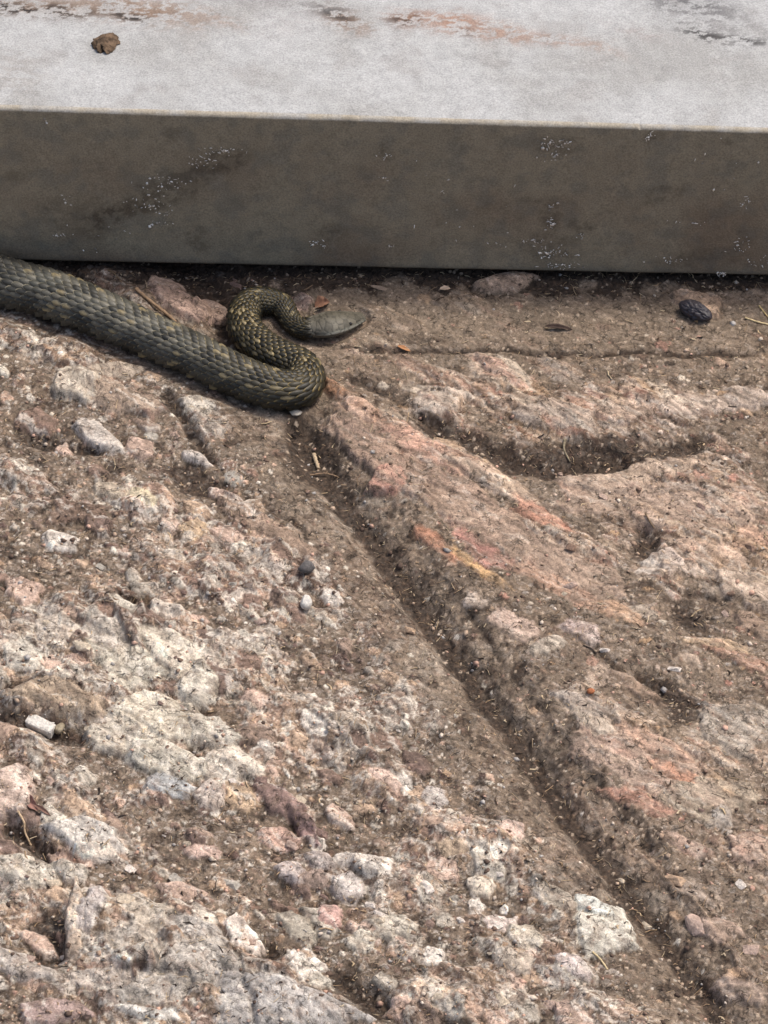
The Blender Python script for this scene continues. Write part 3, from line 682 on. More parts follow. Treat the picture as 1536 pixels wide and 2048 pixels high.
H = np.where(beh > -.02, np.minimum(H, capz + np.clip(-beh, 0, 1) / PX * .5), H)
rise = sstep(.03, .09, beh)
H = H * (1 - rise) + (ZB / PX + 3) * rise * (beh < .6) + H * rise * (beh >= .6)
Z = (H * PX).astype(np.float32)


def gz(x, y):
    """height of the built ground at a point"""
    i = np.clip(np.interp(x, ax, np.arange(NXg)), 0, NXg - 1.001); j = np.clip(np.interp(y, ay, np.arange(NYg)), 0, NYg - 1.001)
    i0 = np.asarray(i).astype(int); j0 = np.asarray(j).astype(int); a = i - i0; b = j - j0
    return (Z[j0, i0] * (1 - a) + Z[j0, i0 + 1] * a) * (1 - b) + (Z[j0 + 1, i0] * (1 - a) + Z[j0 + 1, i0 + 1] * a) * b


def on(u, v):
    """point of the built ground seen at a photo pixel"""
    z = np.zeros(np.shape(u))
    for _ in range(6):
        p = at(u, v, z); z = .5 * z + .5 * gz(p[..., 0], p[..., 1])
    p = at(u, v, z); p[..., 2] = gz(p[..., 0], p[..., 1])
    return p


idx = np.arange(NXg * NYg, dtype=np.int32).reshape(NYg, NXg)
quads = np.stack([idx[:-1, :-1], idx[:-1, 1:], idx[1:, 1:], idx[1:, :-1]], -1).reshape(-1, 4)
M_GROUND = ground_material()
fragw = np.clip((.55 + .45 * left) * (1 - .75 * dusty) * (1 - .45 * calm) * (1 - .85 * stone_m) * (1 - .6 * soilm) * (1 - .8 * fl), 0, 1)
g_me = np_mesh('rocky_ground', np.stack([GX, GY, Z], -1).reshape(-1, 3), quads, cols=np.clip(col, .01, .8).reshape(-1, 3), material=M_GROUND)
fa = g_me.attributes.new('Frag', 'FLOAT', 'POINT'); fa.data.foreach_set('value', np.ascontiguousarray(fragw, np.float32).ravel())
ground = obj('rocky_ground', g_me, kind='structure')
ground['label'] = 'weathered brown and pink rock with a long diagonal channel'


# ------------------------------------------------------------------ the slab
def build_slab():
    xs = np.concatenate([[-1.3, -1.0, -.7, -.5, -.4], np.linspace(-.32, .32, 860), [.4, .5, .7, 1.0, 1.3]])
    yb = SLM * xs + SLB
    tl = []
    for (u, v) in ((0, 222), (1536, 268)):          # lower edge of the worn arris
        d = ray(u, v); t = (SLB + SLM * (d[0] * 2) - CAMP[1]) / d[1]
        for _ in range(8):
            t = (SLB + SLM * (CAMP[0] + d[0] * t) - CAMP[1]) / d[1]
        tl.append(CAMP + d * t)
    tl = np.array(tl)
    zt = np.interp(xs, tl[:, 0], tl[:, 2])
    slope = (tl[1, 2] - tl[0, 2]) / (tl[1, 0] - tl[0, 0]); zt = tl[0, 2] + slope * (np.clip(xs, -.6, .6) - tl[0, 0])
    ARR = .0028
    fr = np.linspace(0, 1, 150)
    rows_y, rows_z, kindv = [], [], []
    n = len(xs)
    def row(y, z, k):
        rows_y.append(np.broadcast_to(y, (n,))); rows_z.append(np.broadcast_to(z, (n,))); kindv.append(k)
    D = .6
    row(yb + D, np.full(n, ZB), 0); row(yb + .1, np.full(n, ZB), 0); row(yb + .02, np.full(n, ZB), 0); row(yb + .004, np.full(n, ZB), 0)
    row(yb + .0012, np.full(n, ZB + .0003), 1)
    for f in fr:
        row(yb - .0006 * np.sin(f * 3.1), ZB + .0018 + f * (zt - ZB - .0018), 1)
    for a in (.2, .4, .6, .8, 1.0):
        th_ = a * math.pi / 2
        row(yb + ARR * (1 - math.cos(th_)), zt + ARR * .9 * math.sin(th_), 2)
    for dpt in np.concatenate([np.linspace(.0008, .15, 160), [.18, .25, .4, D - ARR]]):
        row(yb + ARR + dpt, zt + ARR * .9, 3)
    row(yb + D, zt - .01, 0)
    Y = np.array(rows_y); Zs = np.array(rows_z); X = np.broadcast_to(xs, Y.shape).copy(); K = np.array(kindv)[:, None] * np.ones(n)
    us, vs = proj(X, Y, Zs)
    q1 = (X / PX).astype(np.float32); q2 = np.where(K == 3, Y, Zs) / PX
    q2 = q2.astype(np.float32)
    nz = fbm(q1, q2, 30, 3, 1201) * .00035 + fbm(q1, q2, 200, 2, 1211) * .0008 + fbm(q1, q2, 8, 2, 1221) * .00018
    arris = np.exp(-((K - 2) / .4) ** 2) * (fbm(q1, q2 * 0, 60, 5, 1231, .62) * .0005 - .0011 * sstep(.30, .5, fbm(q1, q2 * 0, 34, 4, 1236, .6)))
    Zs = Zs + np.where(K == 3, nz, 0) + arris
    Y = Y - np.where(K == 1, nz * .6, 0)
    # colour
    c = np.empty(Y.shape + (3,), np.float32)
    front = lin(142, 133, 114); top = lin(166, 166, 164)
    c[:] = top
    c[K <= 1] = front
    def mx(m, cc):
        np.add(c, m[..., None] * (np.asarray(cc, np.float32) - c), out=c)
    fm = (K == 1).astype(np.float32); tm = (K == 3).astype(np.float32)
    b1 = fbm(q1, q2, 260, 4, 1241); b2 = fbm(q1, q2 * 1.0, 60, 4, 1251)
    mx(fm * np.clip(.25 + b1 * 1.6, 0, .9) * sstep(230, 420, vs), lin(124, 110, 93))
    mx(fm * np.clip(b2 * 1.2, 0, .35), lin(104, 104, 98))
    b4 = fbm(q1, q2, 22, 4, 1256, .65)
    def el(u, v, ru, rv, a=0, p=1.):
        a = math.radians(a); wob = b2 * 26
        x = us - u + wob; y = vs - v + wob * .6
        s = (x * math.cos(a) + y * math.sin(a)) / ru; t = (-x * math.sin(a) + y * math.cos(a)) / rv
        return np.exp(-((s * s + t * t) ** p))
    for (u, v, ru, rv, a, s) in [(330, 385, 190, 30, -26, .75), (240, 425, 80, 24, -20, .8), (440, 325, 60, 22, -10, .7), (395, 475, 24, 26, 0, .6), (660, 465, 36, 20, 0, .6), (150, 430, 90, 40, 10, .45), (350, 268, 24, 14, 0, .5),
                                 (1115, 290, 45, 24, 0, .6), (1100, 430, 22, 30, 0, .7), (1100, 490, 60, 40, 0, .5), (1165, 455, 26, 14, 0, .6), (1330, 390, 60, 14, -16, .5), (1310, 275, 22, 16, 0, .6), (1450, 278, 14, 8, 0, .5), (1400, 515, 90, 18, -8, .5), (1490, 475, 16, 14, 0, .6), (770, 305, 16, 14, 0, .6), (1060, 400, 20, 10, 0, .5), (30, 350, 30, 14, 0, .4)]:
        mx(fm * s * .8 * el(u, v, ru, rv, a, 2.2) * np.clip(.35 + sstep(-.12, .12, b4), 0, 1), lin(84, 75, 63))
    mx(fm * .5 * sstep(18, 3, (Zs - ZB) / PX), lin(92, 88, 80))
    mx(np.exp(-((K - 2) / .35) ** 2) * .85 * np.clip(.85 + 1.2 * b2, .4, 1), lin(164, 153, 133))
    b3 = fbm(q1 / 2.2, q2, 40, 5, 1261, .6)
    mx(tm * np.clip(b1 * 1.4, 0, .55), lin(142, 140, 135)); mx(tm * np.clip(-b1 * .9, 0, .4), lin(182, 182, 181))
    mx(tm * .45 * sstep(.1, .4, fbm(q1, q2, 120, 4, 1271)), lin(146, 143, 139))
    # rust brown and black dirt left by water along the slab
    b5 = fbm(q1 / 1.8, q2, 16, 5, 1266, .72)
    brkp = sstep(-.10, .10, b5 + .5 * b3)
    blk = sstep(-.02, .10, b5 + .35 * b3)
    for (u, v, ru, rv, a, cc, s) in [(70, 14, 150, 14, 2, (176, 140, 112), .8), (60, 20, 110, 9, 3, (70, 58, 52), .95), (150, 26, 70, 7, 3, (70, 58, 52), .95), (290, 22, 120, 20, 6, (172, 134, 104), .95), (260, 34, 40, 7, 12, (66, 54, 48), .85), (440, 40, 60, 8, 20, (188, 158, 136), .5),
                                     (690, 38, 50, 16, 24, (170, 130, 100), .8), (665, 24, 44, 11, 18, (72, 62, 56), .95), (820, 38, 40, 13, 6, (190, 126, 86), .9), (820, 42, 32, 8, 0, (84, 70, 60), .95), (915, 46, 60, 15, 4, (200, 142, 108), .9), (935, 66, 22, 6, 10, (80, 62, 56), .8), (1010, 68, 60, 12, 6, (196, 150, 122), .85),
                                     (1100, 80, 90, 9, 3, (190, 158, 138), .7), (1195, 92, 50, 8, 20, (198, 170, 150), .6), (1410, 70, 50, 10, 14, (92, 84, 82), .9), (1410, 30, 90, 20, 18, (150, 146, 144), .7), (1490, 82, 60, 6, 2, (96, 88, 84), .7), (560, 10, 120, 10, 4, (168, 162, 158), .6), (1280, 66, 60, 10, 14, (186, 172, 164), .5), (30, 150, 60, 40, 0, (180, 172, 160), .5), (1380, 10, 90, 14, 8, (120, 118, 118), .7), (580, 45, 60, 20, 10, (196, 190, 186), .5)]:
        dk = sum(cc) < 300
        mx(tm * min(1, s * 1.2) * (blk if dk else np.clip(.2 + brkp, 0, 1)) * el(u, v, ru * 1.15, rv * 1.4, a, 1.2), lin(*[(q_ * .62 + sum(cc) * .127) * (.6 if dk else .82) for q_ in cc]))
    # the streaks go on behind the frame
    mx(tm * .6 * sstep(.2, .5, fbm(q1 / 4, q2, 90, 4, 1281)) * sstep(-20, -120, vs), lin(140, 118, 100))
    co = np.stack([X, Y, Zs], -1).reshape(-1, 3)
    m_, n_ = Y.shape
    ii = np.arange(m_ * n_, dtype=np.int32).reshape(m_, n_)
    nxt = np.roll(ii, -1, 0)
    q = np.stack([ii[:, :-1], ii[:, 1:], nxt[:, 1:], nxt[:, :-1]], -1).reshape(-1, 4)
    m, nt, p = mat('cast_concrete')
    L = nt.links
    tc = nd(nt, 'ShaderNodeTexCoord'); a = nd(nt, 'ShaderNodeAttribute', attribute_name='Col')
    n1 = nd(nt, 'ShaderNodeTexNoise'); n1.inputs['Scale'].default_value = 900; n1.inputs['Detail'].default_value = 4; n1.inputs['Roughness'].default_value = .7
    n2 = nd(nt, 'ShaderNodeTexNoise'); n2.inputs['Scale'].default_value = 120; n2.inputs['Detail'].default_value = 5
    for n in (n1, n2): L.new(tc.outputs['Object'], n.inputs['Vector'])
    r1 = nd(nt, 'ShaderNodeMapRange'); r1.inputs[1].default_value = .3; r1.inputs[2].default_value = .7; r1.inputs[3].default_value = .66; r1.inputs[4].default_value = 1.3
    r2 = nd(nt, 'ShaderNodeMapRange'); r2.inputs[1].default_value = .3; r2.inputs[2].default_value = .7; r2.inputs[3].default_value = .9; r2.inputs[4].default_value = 1.1
    L.new(n1.outputs['Fac'], r1.inputs[0]); L.new(n2.outputs['Fac'], r2.inputs[0])
    mu = nd(nt, 'ShaderNodeMath', operation='MULTIPLY'); L.new(r1.outputs[0], mu.inputs[0]); L.new(r2.outputs[0], mu.inputs[1])
    vm = nd(nt, 'ShaderNodeVectorMath', operation='SCALE'); L.new(a.outputs['Color'], vm.inputs[0]); L.new(mu.outputs[0], vm.inputs['Scale'])
    L.new(vm.outputs[0], p.inputs['Base Color']); p.inputs['Roughness'].default_value = .75; p.inputs['Specular IOR Level'].default_value = .3
    b = nd(nt, 'ShaderNodeBump'); b.inputs['Strength'].default_value = .35; b.inputs['Distance'].default_value = .0005
    L.new(n1.outputs['Fac'], b.inputs['Height']); L.new(b.outputs[0], p.inputs['Normal'])
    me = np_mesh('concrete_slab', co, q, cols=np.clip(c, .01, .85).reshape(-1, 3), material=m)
    # flat ends
    o = obj('concrete_slab', me, label='long pale grey concrete slab with dark shaded front face and rust stained top', cat='slab')
    def front_pt(u, v):
        d = ray(u, v); t = 2.0
        for _ in range(10):
            t = (SLB + SLM * (CAMP[0] + d[0] * t) - CAMP[1]) / d[1]
        return CAMP + d * t
    def top_pt(u, v):
        z = float(np.mean(zt)) + ARR
        p_ = at(u, v, z)
        z = float(np.interp(p_[0], xs, zt)) + ARR * .9
        return at(u, v, z)
    return o, front_pt, top_pt


slab, front_pt, top_pt = build_slab()


# ------------------------------------------------------------------ stones
def hull_mesh(name, seed, n=18, squash=(1, .75, .6), material=None):
    import bmesh
    r = np.random.default_rng(seed)
    p = r.normal(size=(n, 3)); p /= np.linalg.norm(p, axis=1)[:, None]
    p *= (.75 + .25 * r.random((n, 1))); p *= np.array(squash)
    bm = bmesh.new()
    for q in p: bm.verts.new(q)
    res = bmesh.ops.convex_hull(bm, input=bm.verts)
    bmesh.ops.delete(bm, geom=[g for g in res['geom_interior'] if isinstance(g, bmesh.types.BMVert)], context='VERTS')
    me = bpy.data.meshes.new(name); bm.to_mesh(me); bm.free()
    if material: me.materials.append(material)
    return me


STONE_RGB = {'white': (218, 206, 194), 'cream': (200, 184, 162), 'pink': (184, 160, 145), 'grey': (172, 164, 152), 'tan': (184, 156, 130), 'brown': (138, 114, 98), 'mauve': (132, 110, 100)}
STONE_M = {k: simple(k + '_stone', tuple(lin(*c)),   .85, .45, 2.6, .9, .0022) for k, c in STONE_RGB.items()}
shapes = {}
for k, m in STONE_M.items():
    shapes[k] = [hull_mesh('stone_' + k, 40 + i + 9 * j, 17, (1, .72 + .06 * i, .5 + .06 * j), m) for j, i in ((0, 0), (1, 1), (2, 2))]


def stone(u, v, size, kind, ang=None, tilt=None, sink=.35, parent=ground, shape=None, name='stone'):
    me = shapes[kind][random.randrange(3) if shape is None else shape]
    o = bpy.data.objects.new(name, me); COL.objects.link(o)
    p = on(np.float64(u), np.float64(v))
    s = size * PX * .5
    a = random.uniform(-.9, .1) if ang is None else math.radians(ang)
    o.rotation_euler = (random.uniform(-.35, .35), random.uniform(-.35, .35), a)
    o.scale = (s * random.uniform(.9, 1.15), s * random.uniform(.8, 1.1), s * random.uniform(.75, 1.1))
    o.location = (p[0], p[1], p[2] + s * (.5 - sink * 1.3))
    if parent: o.parent = parent
    return o


HAND = [(590, 1745, 62, 'pink'), (650, 1740, 56, 'mauve'), (700, 1770, 64, 'grey'), (745, 1735, 66, 'white'), (640, 1715, 60, 'grey'), (690, 1718, 50, 'grey'), (960, 1770, 56, 'cream'), (690, 1450, 40, 'cream'), (585, 1690, 30, 'pink'),
        (1000, 1840, 46, 'white'), (1020, 1660, 48, 'pink'), (870, 1590, 38, 'grey'), (790, 1560, 36, 'pink'), (900, 1700, 60, 'cream'), (1150, 1935, 70, 'white'), (1060, 1870, 56, 'cream'), (1010, 1920, 50, 'grey'), (800, 1850, 52, 'cream'),
        (340, 1055, 40, 'pink'), (390, 1065, 46, 'tan'), (300, 1005, 30, 'cream'), (270, 990, 34, 'white'), (250, 1070, 16, 'white'), (200, 1135, 30, 'grey'), (820, 1260, 26, 'tan'), (950, 1200, 36, 'white'), (1090, 1300, 60, 'cream'),
        (1170, 1270, 50, 'white'), (1340, 1130, 56, 'white'), (1295, 1140, 26, 'white'), (1400, 1850, 60, 'pink'), (1430, 1880, 50, 'cream'), (520, 1240, 26, 'pink'), (560, 1250, 30, 'tan'), (480, 1545, 40, 'white'), (520, 1560, 34, 'mauve'),
        (330, 1215, 44, 'white'), (165, 1290, 40, 'cream'), (110, 1270, 44, 'cream'), (430, 1690, 40, 'pink'), (400, 1720, 36, 'pink'), (260, 1740, 30, 'white'), (110, 1765, 36, 'cream'), (640, 1665, 36, 'mauve'), (600, 1640, 40, 'pink'),
        (480, 1600, 60, 'tan'), (540, 1620, 46, 'brown'), (770, 1730, 26, 'white'), (1210, 1300, 22, 'white'), (1030, 1230, 14, 'white'), (400, 918, 40, 'white'), (470, 560, 24, 'mauve'), (475, 572, 36, 'mauve'), (600, 605, 44, 'pink'),
        (600, 1600, 30, 'cream'), (930, 1640, 34, 'pink'), (850, 1770, 40, 'white'), (690, 1830, 40, 'pink'), (720, 1880, 46, 'grey'), (760, 1830, 30, 'white'), (880, 1990, 34, 'cream'), (1000, 2000, 40, 'cream'), (1100, 2010, 36, 'pink'),
        (350, 1760, 34, 'grey'), (250, 1800, 40, 'cream'), (460, 1770, 40, 'grey'), (100, 1560, 30, 'pink'), (1480, 1770, 30, 'white'), (1350, 1760, 40, 'tan'), (1240, 1760, 24, 'cream'), (1500, 1900, 40, 'pink'), (1290, 1850, 26, 'cream')]
nst = 0
HAND = [h_ for h_ in HAND if min(math.hypot(h_[0] - q[0], h_[1] - q[1]) for q in PLATES) > 30]
for (u, v, s, k) in HAND:
    stone(u, v, s * 1.1, k, sink=.40 + random.uniform(0, .14)); nst += 1
kinds = ['white', 'cream', 'pink', 'grey', 'tan', 'brown', 'mauve']
tries = 0
while nst < 160 and tries < 5000:
    tries += 1
    u = random.uniform(-40, 1580); v = random.uniform(940, 2060)
    dleft = (v - 860) * .66 + 560 - u               # positive on the left of the channel
    if -150 < dleft < 120: continue
    if dleft < 0 and random.random() < .72: continue
    if dleft > 0 and v < 1150 and random.random() < .5: continue
    s = min(32, 10 + random.expovariate(1 / 6.))
    stone(u, v, s, random.choices(kinds, [3, 3, 3, 2, 2, 3, 2])[0], sink=.38 + random.uniform(0, .16)); nst += 1


clastw = np.clip(.4 * left + .3, 0, 1)
# ---- grit, soil crumbs and plant litter: nobody could count them
def scatter_mesh(name, pts, base, n_tri_cols, scale_fn, colours, flat_h=.6, seed=3):
    r = np.random.default_rng(seed)
    base_v, base_f = base
    n = len(pts); k = len(base_v)
    sc = scale_fn(r, n)
    a = r.random(n) * 6.283
    jit = 1 + .35 * (r.random((n, k, 3)) - .5) * 2
    v = base_v[None] * jit * sc[:, None, :]
    ca, sa = np.cos(a)[:, None], np.sin(a)[:, None]
    x = v[..., 0] * ca - v[..., 1] * sa; y = v[..., 0] * sa + v[..., 1] * ca
    t1 = (r.random(n) - .5)[:, None] * .8
    z = v[..., 2] + x * t1 * .5
    co = np.stack([x, y, z], -1) + pts[:, None, :]
    f = (base_f[None] + (np.arange(n) * k)[:, None, None]).reshape(-1, 3)
    ci = r.integers(0, len(colours), n)
    cc = np.repeat((np.array(colours)[ci] * (.75 + .5 * r.random((n, 1))))[:, None, :], k, 1).reshape(-1, 3)
    return co.reshape(-1, 3), f, cc


OCT_V = np.array([[1, 0, 0], [.3, .95, 0], [-.8, .6, 0], [-.8, -.6, 0], [.3, -.95, 0], [.1, .1, .8], [0, 0, -.7]], float)
OCT_F = np.array([[0, 1, 5], [1, 2, 5], [2, 3, 5], [3, 4, 5], [4, 0, 5], [1, 0, 6], [2, 1, 6], [3, 2, 6], [4, 3, 6], [0, 4, 6]])


def soil_weight(u, v):
    p = at(u, v, np.zeros(np.shape(u)))
    i = np.clip(np.round(np.interp(p[:, 0], ax, np.arange(NXg))).astype(int), 0, NXg - 1); j = np.clip(np.round(np.interp(p[:, 1], ay, np.arange(NYg))).astype(int), 0, NYg - 1)
    return soilm[j, i], fl[j, i], beh[j, i], clastw[j, i], dusty[j, i]


N = 26000
u = rng.uniform(-120, 1660, N); v = rng.uniform(545, 2140, N)
sw_, flw, bw, cw, dw = soil_weight(u, v)
clump = np.clip(.5 + 1.6 * fbm((u * 1.0).astype(np.float32), (v * 1.4).astype(np.float32), 70, 3, 1999), 0, 1.4)
keep = (rng.random(N) < (.08 + .2 * cw + .16 * sw_) * (1 - .5 * dw) * clump) & (flw < .3) & (bw < .02)
pts = on(u[keep], v[keep])
M_GRIT = simple('grit', (.3, .25, .2), .85, .35, 900, .5, .0005, attr=True)
co, f, cc = scatter_mesh('gravel', pts + np.array([0, 0, .0002]), (OCT_V, OCT_F), 0, lambda r, n: (np.clip(r.exponential(1.5, (n, 1)) + 1.2, 1.2, 7) * PX) * (1 + .5 * (r.random((n, 3)) - .5)),
                         [lin(206, 190, 172), lin(184, 160, 138), lin(160, 136, 116), lin(130, 108, 94), lin(104, 86, 74), lin(196, 160, 140), lin(168, 162, 156), lin(92, 76, 66)], seed=5)
gravel = obj('gravel', np_mesh('gravel', co, f, cols=cc, smooth=False, material=M_GRIT), kind='stuff', label='fine loose grit and crumbs scattered over the rock', cat='gravel')

N = 60000
u = rng.uniform(-120, 1660, N); v = rng.uniform(545, 2140, N)
sw_, flw, bw, cw, dw = soil_weight(u, v)
edge_w = np.clip((700 - v) / 130, 0, 1)
keep = (rng.random(N) < (.08 + .2 * sw_ + .3 * edge_w * (sw_ > .2))) & (flw < .35) & (bw < .03)
pts = on(u[keep], v[keep])
LV = []
for t in (0, .5, 1):
    for (yy, zz) in ((-.5, 0), (.5, 0), (0, .7)):
        LV.append([t * 2 - 1, yy + (.9 if t == .5 else 0), zz + (1.0 if t == .5 else 0)])
LV = np.array(LV); LF = []
for s_ in (0, 3):
    for a_, b_ in ((0, 1), (1, 2), (2, 0)):
        LF += [[s_ + a_, s_ + b_, s_ + 3 + b_], [s_ + a_, s_ + 3 + b_, s_ + 3 + a_]]
LF = np.array(LF)
M_LIT = simple('dry_litter', (.2, .15, .1), .85, .3, 700, .3, .0003, attr=True)
def lit_scale(r, n):
    s = np.empty((n, 3)); s[:, 0] = (2.5 + r.exponential(2.6, n)).clip(2.5, 14) * PX; s[:, 1] = (.5 + .7 * r.random(n)) * PX
    wide = r.random(n) < .12; s[wide, 1] *= 2.6; s[:, 2] = (.6 + .6 * r.random(n)) * PX
    return s
co, f, cc = scatter_mesh('litter', pts + np.array([0, 0, .0003]), (LV, LF), 0, lit_scale,
                         [lin(168, 142, 112), lin(130, 108, 86), lin(88, 70, 56), lin(204, 184, 152), lin(62, 50, 43), lin(52, 43, 38), lin(196, 172, 138), lin(48, 40, 36)], seed=8)
litter = obj('plant_litter', np_mesh('plant_litter', co, f, cols=cc, smooth=False, material=M_LIT), kind='stuff', label='tiny dry plant fibres and needles strewn over the soil', cat='litter')

# white crust on the slab's front face
CL = [(445, 300, 36, 8, 16), (400, 320, 40, 14, 16), (330, 365, 50, 24, 22), (300, 410, 50, 20, 18), (315, 445, 30, 8, 10), (120, 470, 16, 4, 8), (130, 400, 20, 14, 6), (630, 484, 22, 5, 8), (650, 492, 10, 5, 5), (1110, 285, 34, 10, 26), (1115, 310, 30, 12, 12), (1100, 410, 8, 5, 5),
      (1100, 445, 8, 16, 12), (1070, 480, 40, 5, 12), (1100, 505, 36, 16, 26), (1120, 530, 40, 6, 18), (1160, 470, 10, 6, 5), (1340, 520, 40, 8, 10), (1442, 546, 10, 5, 14), (1480, 490, 26, 14, 10), (1490, 400, 10, 14, 8), (770, 310, 12, 8, 8), (1300, 272, 14, 10, 8), (885, 382, 6, 4, 2), (765, 355, 10, 6, 3), (1380, 445, 30, 12, 6), (1510, 520, 30, 16, 8), (90, 243, 6, 4, 2), (340, 425, 16, 6, 6), (1000, 490, 14, 6, 5), (780, 490, 8, 4, 4), (960, 410, 200, 100, 8), (200, 470, 150, 50, 6), (1420, 330, 100, 50, 6)]
pp = []
for (u0, v0, a_, b_, n_) in CL:
    for _ in range(int(n_ * 1.7)):
        pp.append(front_pt(u0 + random.gauss(0, .5) * a_, v0 + random.gauss(0, .5) * b_))
pp = np.array(pp)
co, f, cc = scatter_mesh('crust', np.zeros((len(pp), 3)), (OCT_V, OCT_F), 0, lambda r, n: np.stack([(.8 + r.exponential(1.3, n)).clip(.8, 6.5) * PX, (.7 + r.exponential(.9, n)).clip(.7, 4) * PX, np.full(n, .8 * PX)], 1),
                         [lin(240, 234, 224), lin(214, 207, 196), lin(224, 217, 206), lin(150, 144, 134), lin(240, 238, 234)], seed=12)
co = co.reshape(len(pp), 7, 3)
co = np.stack([co[..., 0], -co[..., 2] - .0009, co[..., 1]], -1) + pp[:, None, :]
M_CRUST = simple('lime_crust', (.7, .7, .68), .6, .15, 1500, .2, .0003, attr=True)
obj('mineral_crust', np_mesh('mineral_crust', co.reshape(-1, 3), f, cols=cc, smooth=False, material=M_CRUST), slab, kind='stuff', label='white crusty specks of lime on the dark front face')

# ------------------------------------------------------------------ the snake
def build_snake():
    P = SPATH[:, :3]; R = SPATH[:, 3]
    d = np.linalg.norm(np.diff(P, axis=0), axis=1); s = np.concatenate([[0], np.cumsum(d)])
    ss = np.concatenate([np.linspace(0, s[-1] * .84, 420, endpoint=False), np.linspace(s[-1] * .84, s[-1], 260)]); n = len(ss)
    Pi = np.stack([np.interp(ss, s, P[:, k]) for k in range(3)], 1); Ri = np.interp(ss, s, R)
    ker = np.ones(9) / 9
    T = np.gradient(Pi, ss, axis=0); T /= np.linalg.norm(T, axis=1)[:, None]
    S = np.cross(T, [0, 0, 1.0]); S /= np.linalg.norm(S, axis=1)[:, None]
    Nn = np.cross(S, T)
    Ltot = ss[-1]
    # where the head starts (widest-narrow neck)
    Suv = np.array([proj(*p) for p in Pi])
    hs = ss[np.argmin(np.hypot(Suv[:, 0] - 606, Suv[:, 1] - 656) + (ss < Ltot * .8) * 1e5)]

    def frame(sv):
        g = lambda A: np.stack([np.interp(sv, ss, A[:, k]) for k in range(3)], -1)
        return g(Pi), g(S), g(Nn), np.interp(sv, ss, Ri)

    def surf(sv, thv, lift):
        c, sd__, nn, r = frame(np.clip(sv, 0, Ltot))
        hf = sstep(hs - .004, hs + .012, sv)                       # the head is flatter and angular
        cx = np.sin(thv); cz = np.cos(thv) * FLAT
        cz = np.where(cz < 0, cz * .92, cz) * (1 - .18 * hf)
        cx = cx * (1 + .16 * hf)
        nrm = sd__ * cx[..., None] + nn * cz[..., None]
        return c + nrm * r[..., None] + nrm / np.linalg.norm(nrm, axis=-1, keepdims=True) * lift[..., None]

    seg = 64
    thr = np.linspace(0, 2 * math.pi, seg, endpoint=False)
    SV, TH = np.meshgrid(ss, thr, indexing='ij')
    co = surf(SV, TH, np.zeros(SV.shape))
    # head: jaw line, brow and cheeks
    hfrac = np.clip((SV - hs) / (Ltot - hs), 0, 1)
    side = np.abs(np.sin(TH)); up = np.cos(TH)
    col_ = np.empty(SV.shape + (3,)); col_[:] = lin(44, 42, 33)
    q1 = (SV / PX).astype(np.float32); q2 = (TH * 30).astype(np.float32)
    n1 = fbm(q1, q2, 12, 3, 1301)
    hm = sstep(.02, .14, hfrac)
    plate = worley(q1 / 13, q2 / 20, 1311)
    line = 1 - sstep(0, .14, plate[0])
    hc = lin(106, 101, 89) * (1 + .25 * n1[..., None]) * (.55 + .8 * plate[3][0][..., None])
    col_ = col_ * (1 - hm[..., None]) + hc * hm[..., None]
    lip = hm * np.exp(-((np.abs(np.where(TH > math.pi, TH - 2 * math.pi, TH)) - 1.42) / .20) ** 2) * sstep(.15, .4, hfrac)
    col_ = col_ * (1 - .85 * lip[..., None]) + lin(158, 157, 144) * .85 * lip[..., None]
    crown = hm * sstep(.55, .95, up) * sstep(.1, .3, hfrac)
    col_ = col_ * (1 - .5 * crown[..., None]) + lin(84, 79, 67) * .5 * crown[..., None]
    jaw = hm * np.exp(-((np.abs(np.where(TH > math.pi, TH - 2 * math.pi, TH)) - 1.72) / .07) ** 2) * sstep(.93, .8, hfrac)
    col_ = col_ * (1 - .8 * jaw[..., None]) + lin(32, 30, 26) * .8 * jaw[..., None]
    col_ = col_ * (1 - .55 * (line * hm)[..., None])
    nrm = co - frame(SV)[0]; nrm /= np.linalg.norm(nrm, axis=-1, keepdims=True) + 1e-9
    co = co - nrm * (hm * line * 1.1 * PX + jaw * 1.6 * PX)[..., None]
    ii = np.arange(n * seg, dtype=np.int32).reshape(n, seg)
    q = np.stack([ii[:-1], np.roll(ii[:-1], -1, 1), np.roll(ii[1:], -1, 1), ii[1:]], -1).reshape(-1, 4)
    faces = [tuple(x) for x in q] + [tuple(ii[-1]), tuple(ii[0][::-1])]
    M_B = simple('snake_skin', (0, 0, 0), .55, .2, 1500, .2, .0003, attr=True, spec=.35)
    M_S = simple('snake_scales', (0, 0, 0), .5, .2, 1800, .2, .0003, attr=True, spec=.45)
    root = bpy.data.objects.new('snake', None); COL.objects.link(root)
    bp = Pi[n // 2]
    root.location = (bp[0], bp[1], 0); root.empty_display_size = .02
    root['label'] = 'olive grey keeled-scaled snake stretched along the slab with its neck looped back'; root['category'] = 'snake'
    off = np.array([bp[0], bp[1], 0])
    obj('body', np_mesh('snake_body', co.reshape(-1, 3) - off, faces=faces, cols=col_.reshape(-1, 3), material=M_B), root)

    # scales in 21 rows, staggered, tips towards the tail
    K = 17; tmax = math.radians(122)
    pitch = .50
    Wc = np.concatenate([[0], np.cumsum(np.diff(ss) / (pitch * .5 * (Ri[1:] + Ri[:-1])))])
    W_end = np.interp(hs + .006, ss, Wc)
    OA = np.array([0, .22, .55, .82, 1.0, .82, .55, .22]); OB = np.array([0, .40, .5, .33, 0, -.33, -.5, -.40])
    IA = .46 + (OA - .46) * .8; IB = OB * .76
    A = np.concatenate([OA, IA, [.25, .5, .78]]); B = np.concatenate([OB, IB, [0, 0, 0]])
    Cc = np.concatenate([[-.06, -.04, -.01, .04, .09, .04, -.01, -.04], [-.02, .02, .05, .09, .13, .09, .05, .02], [.09, .17, .20]])
    F = []
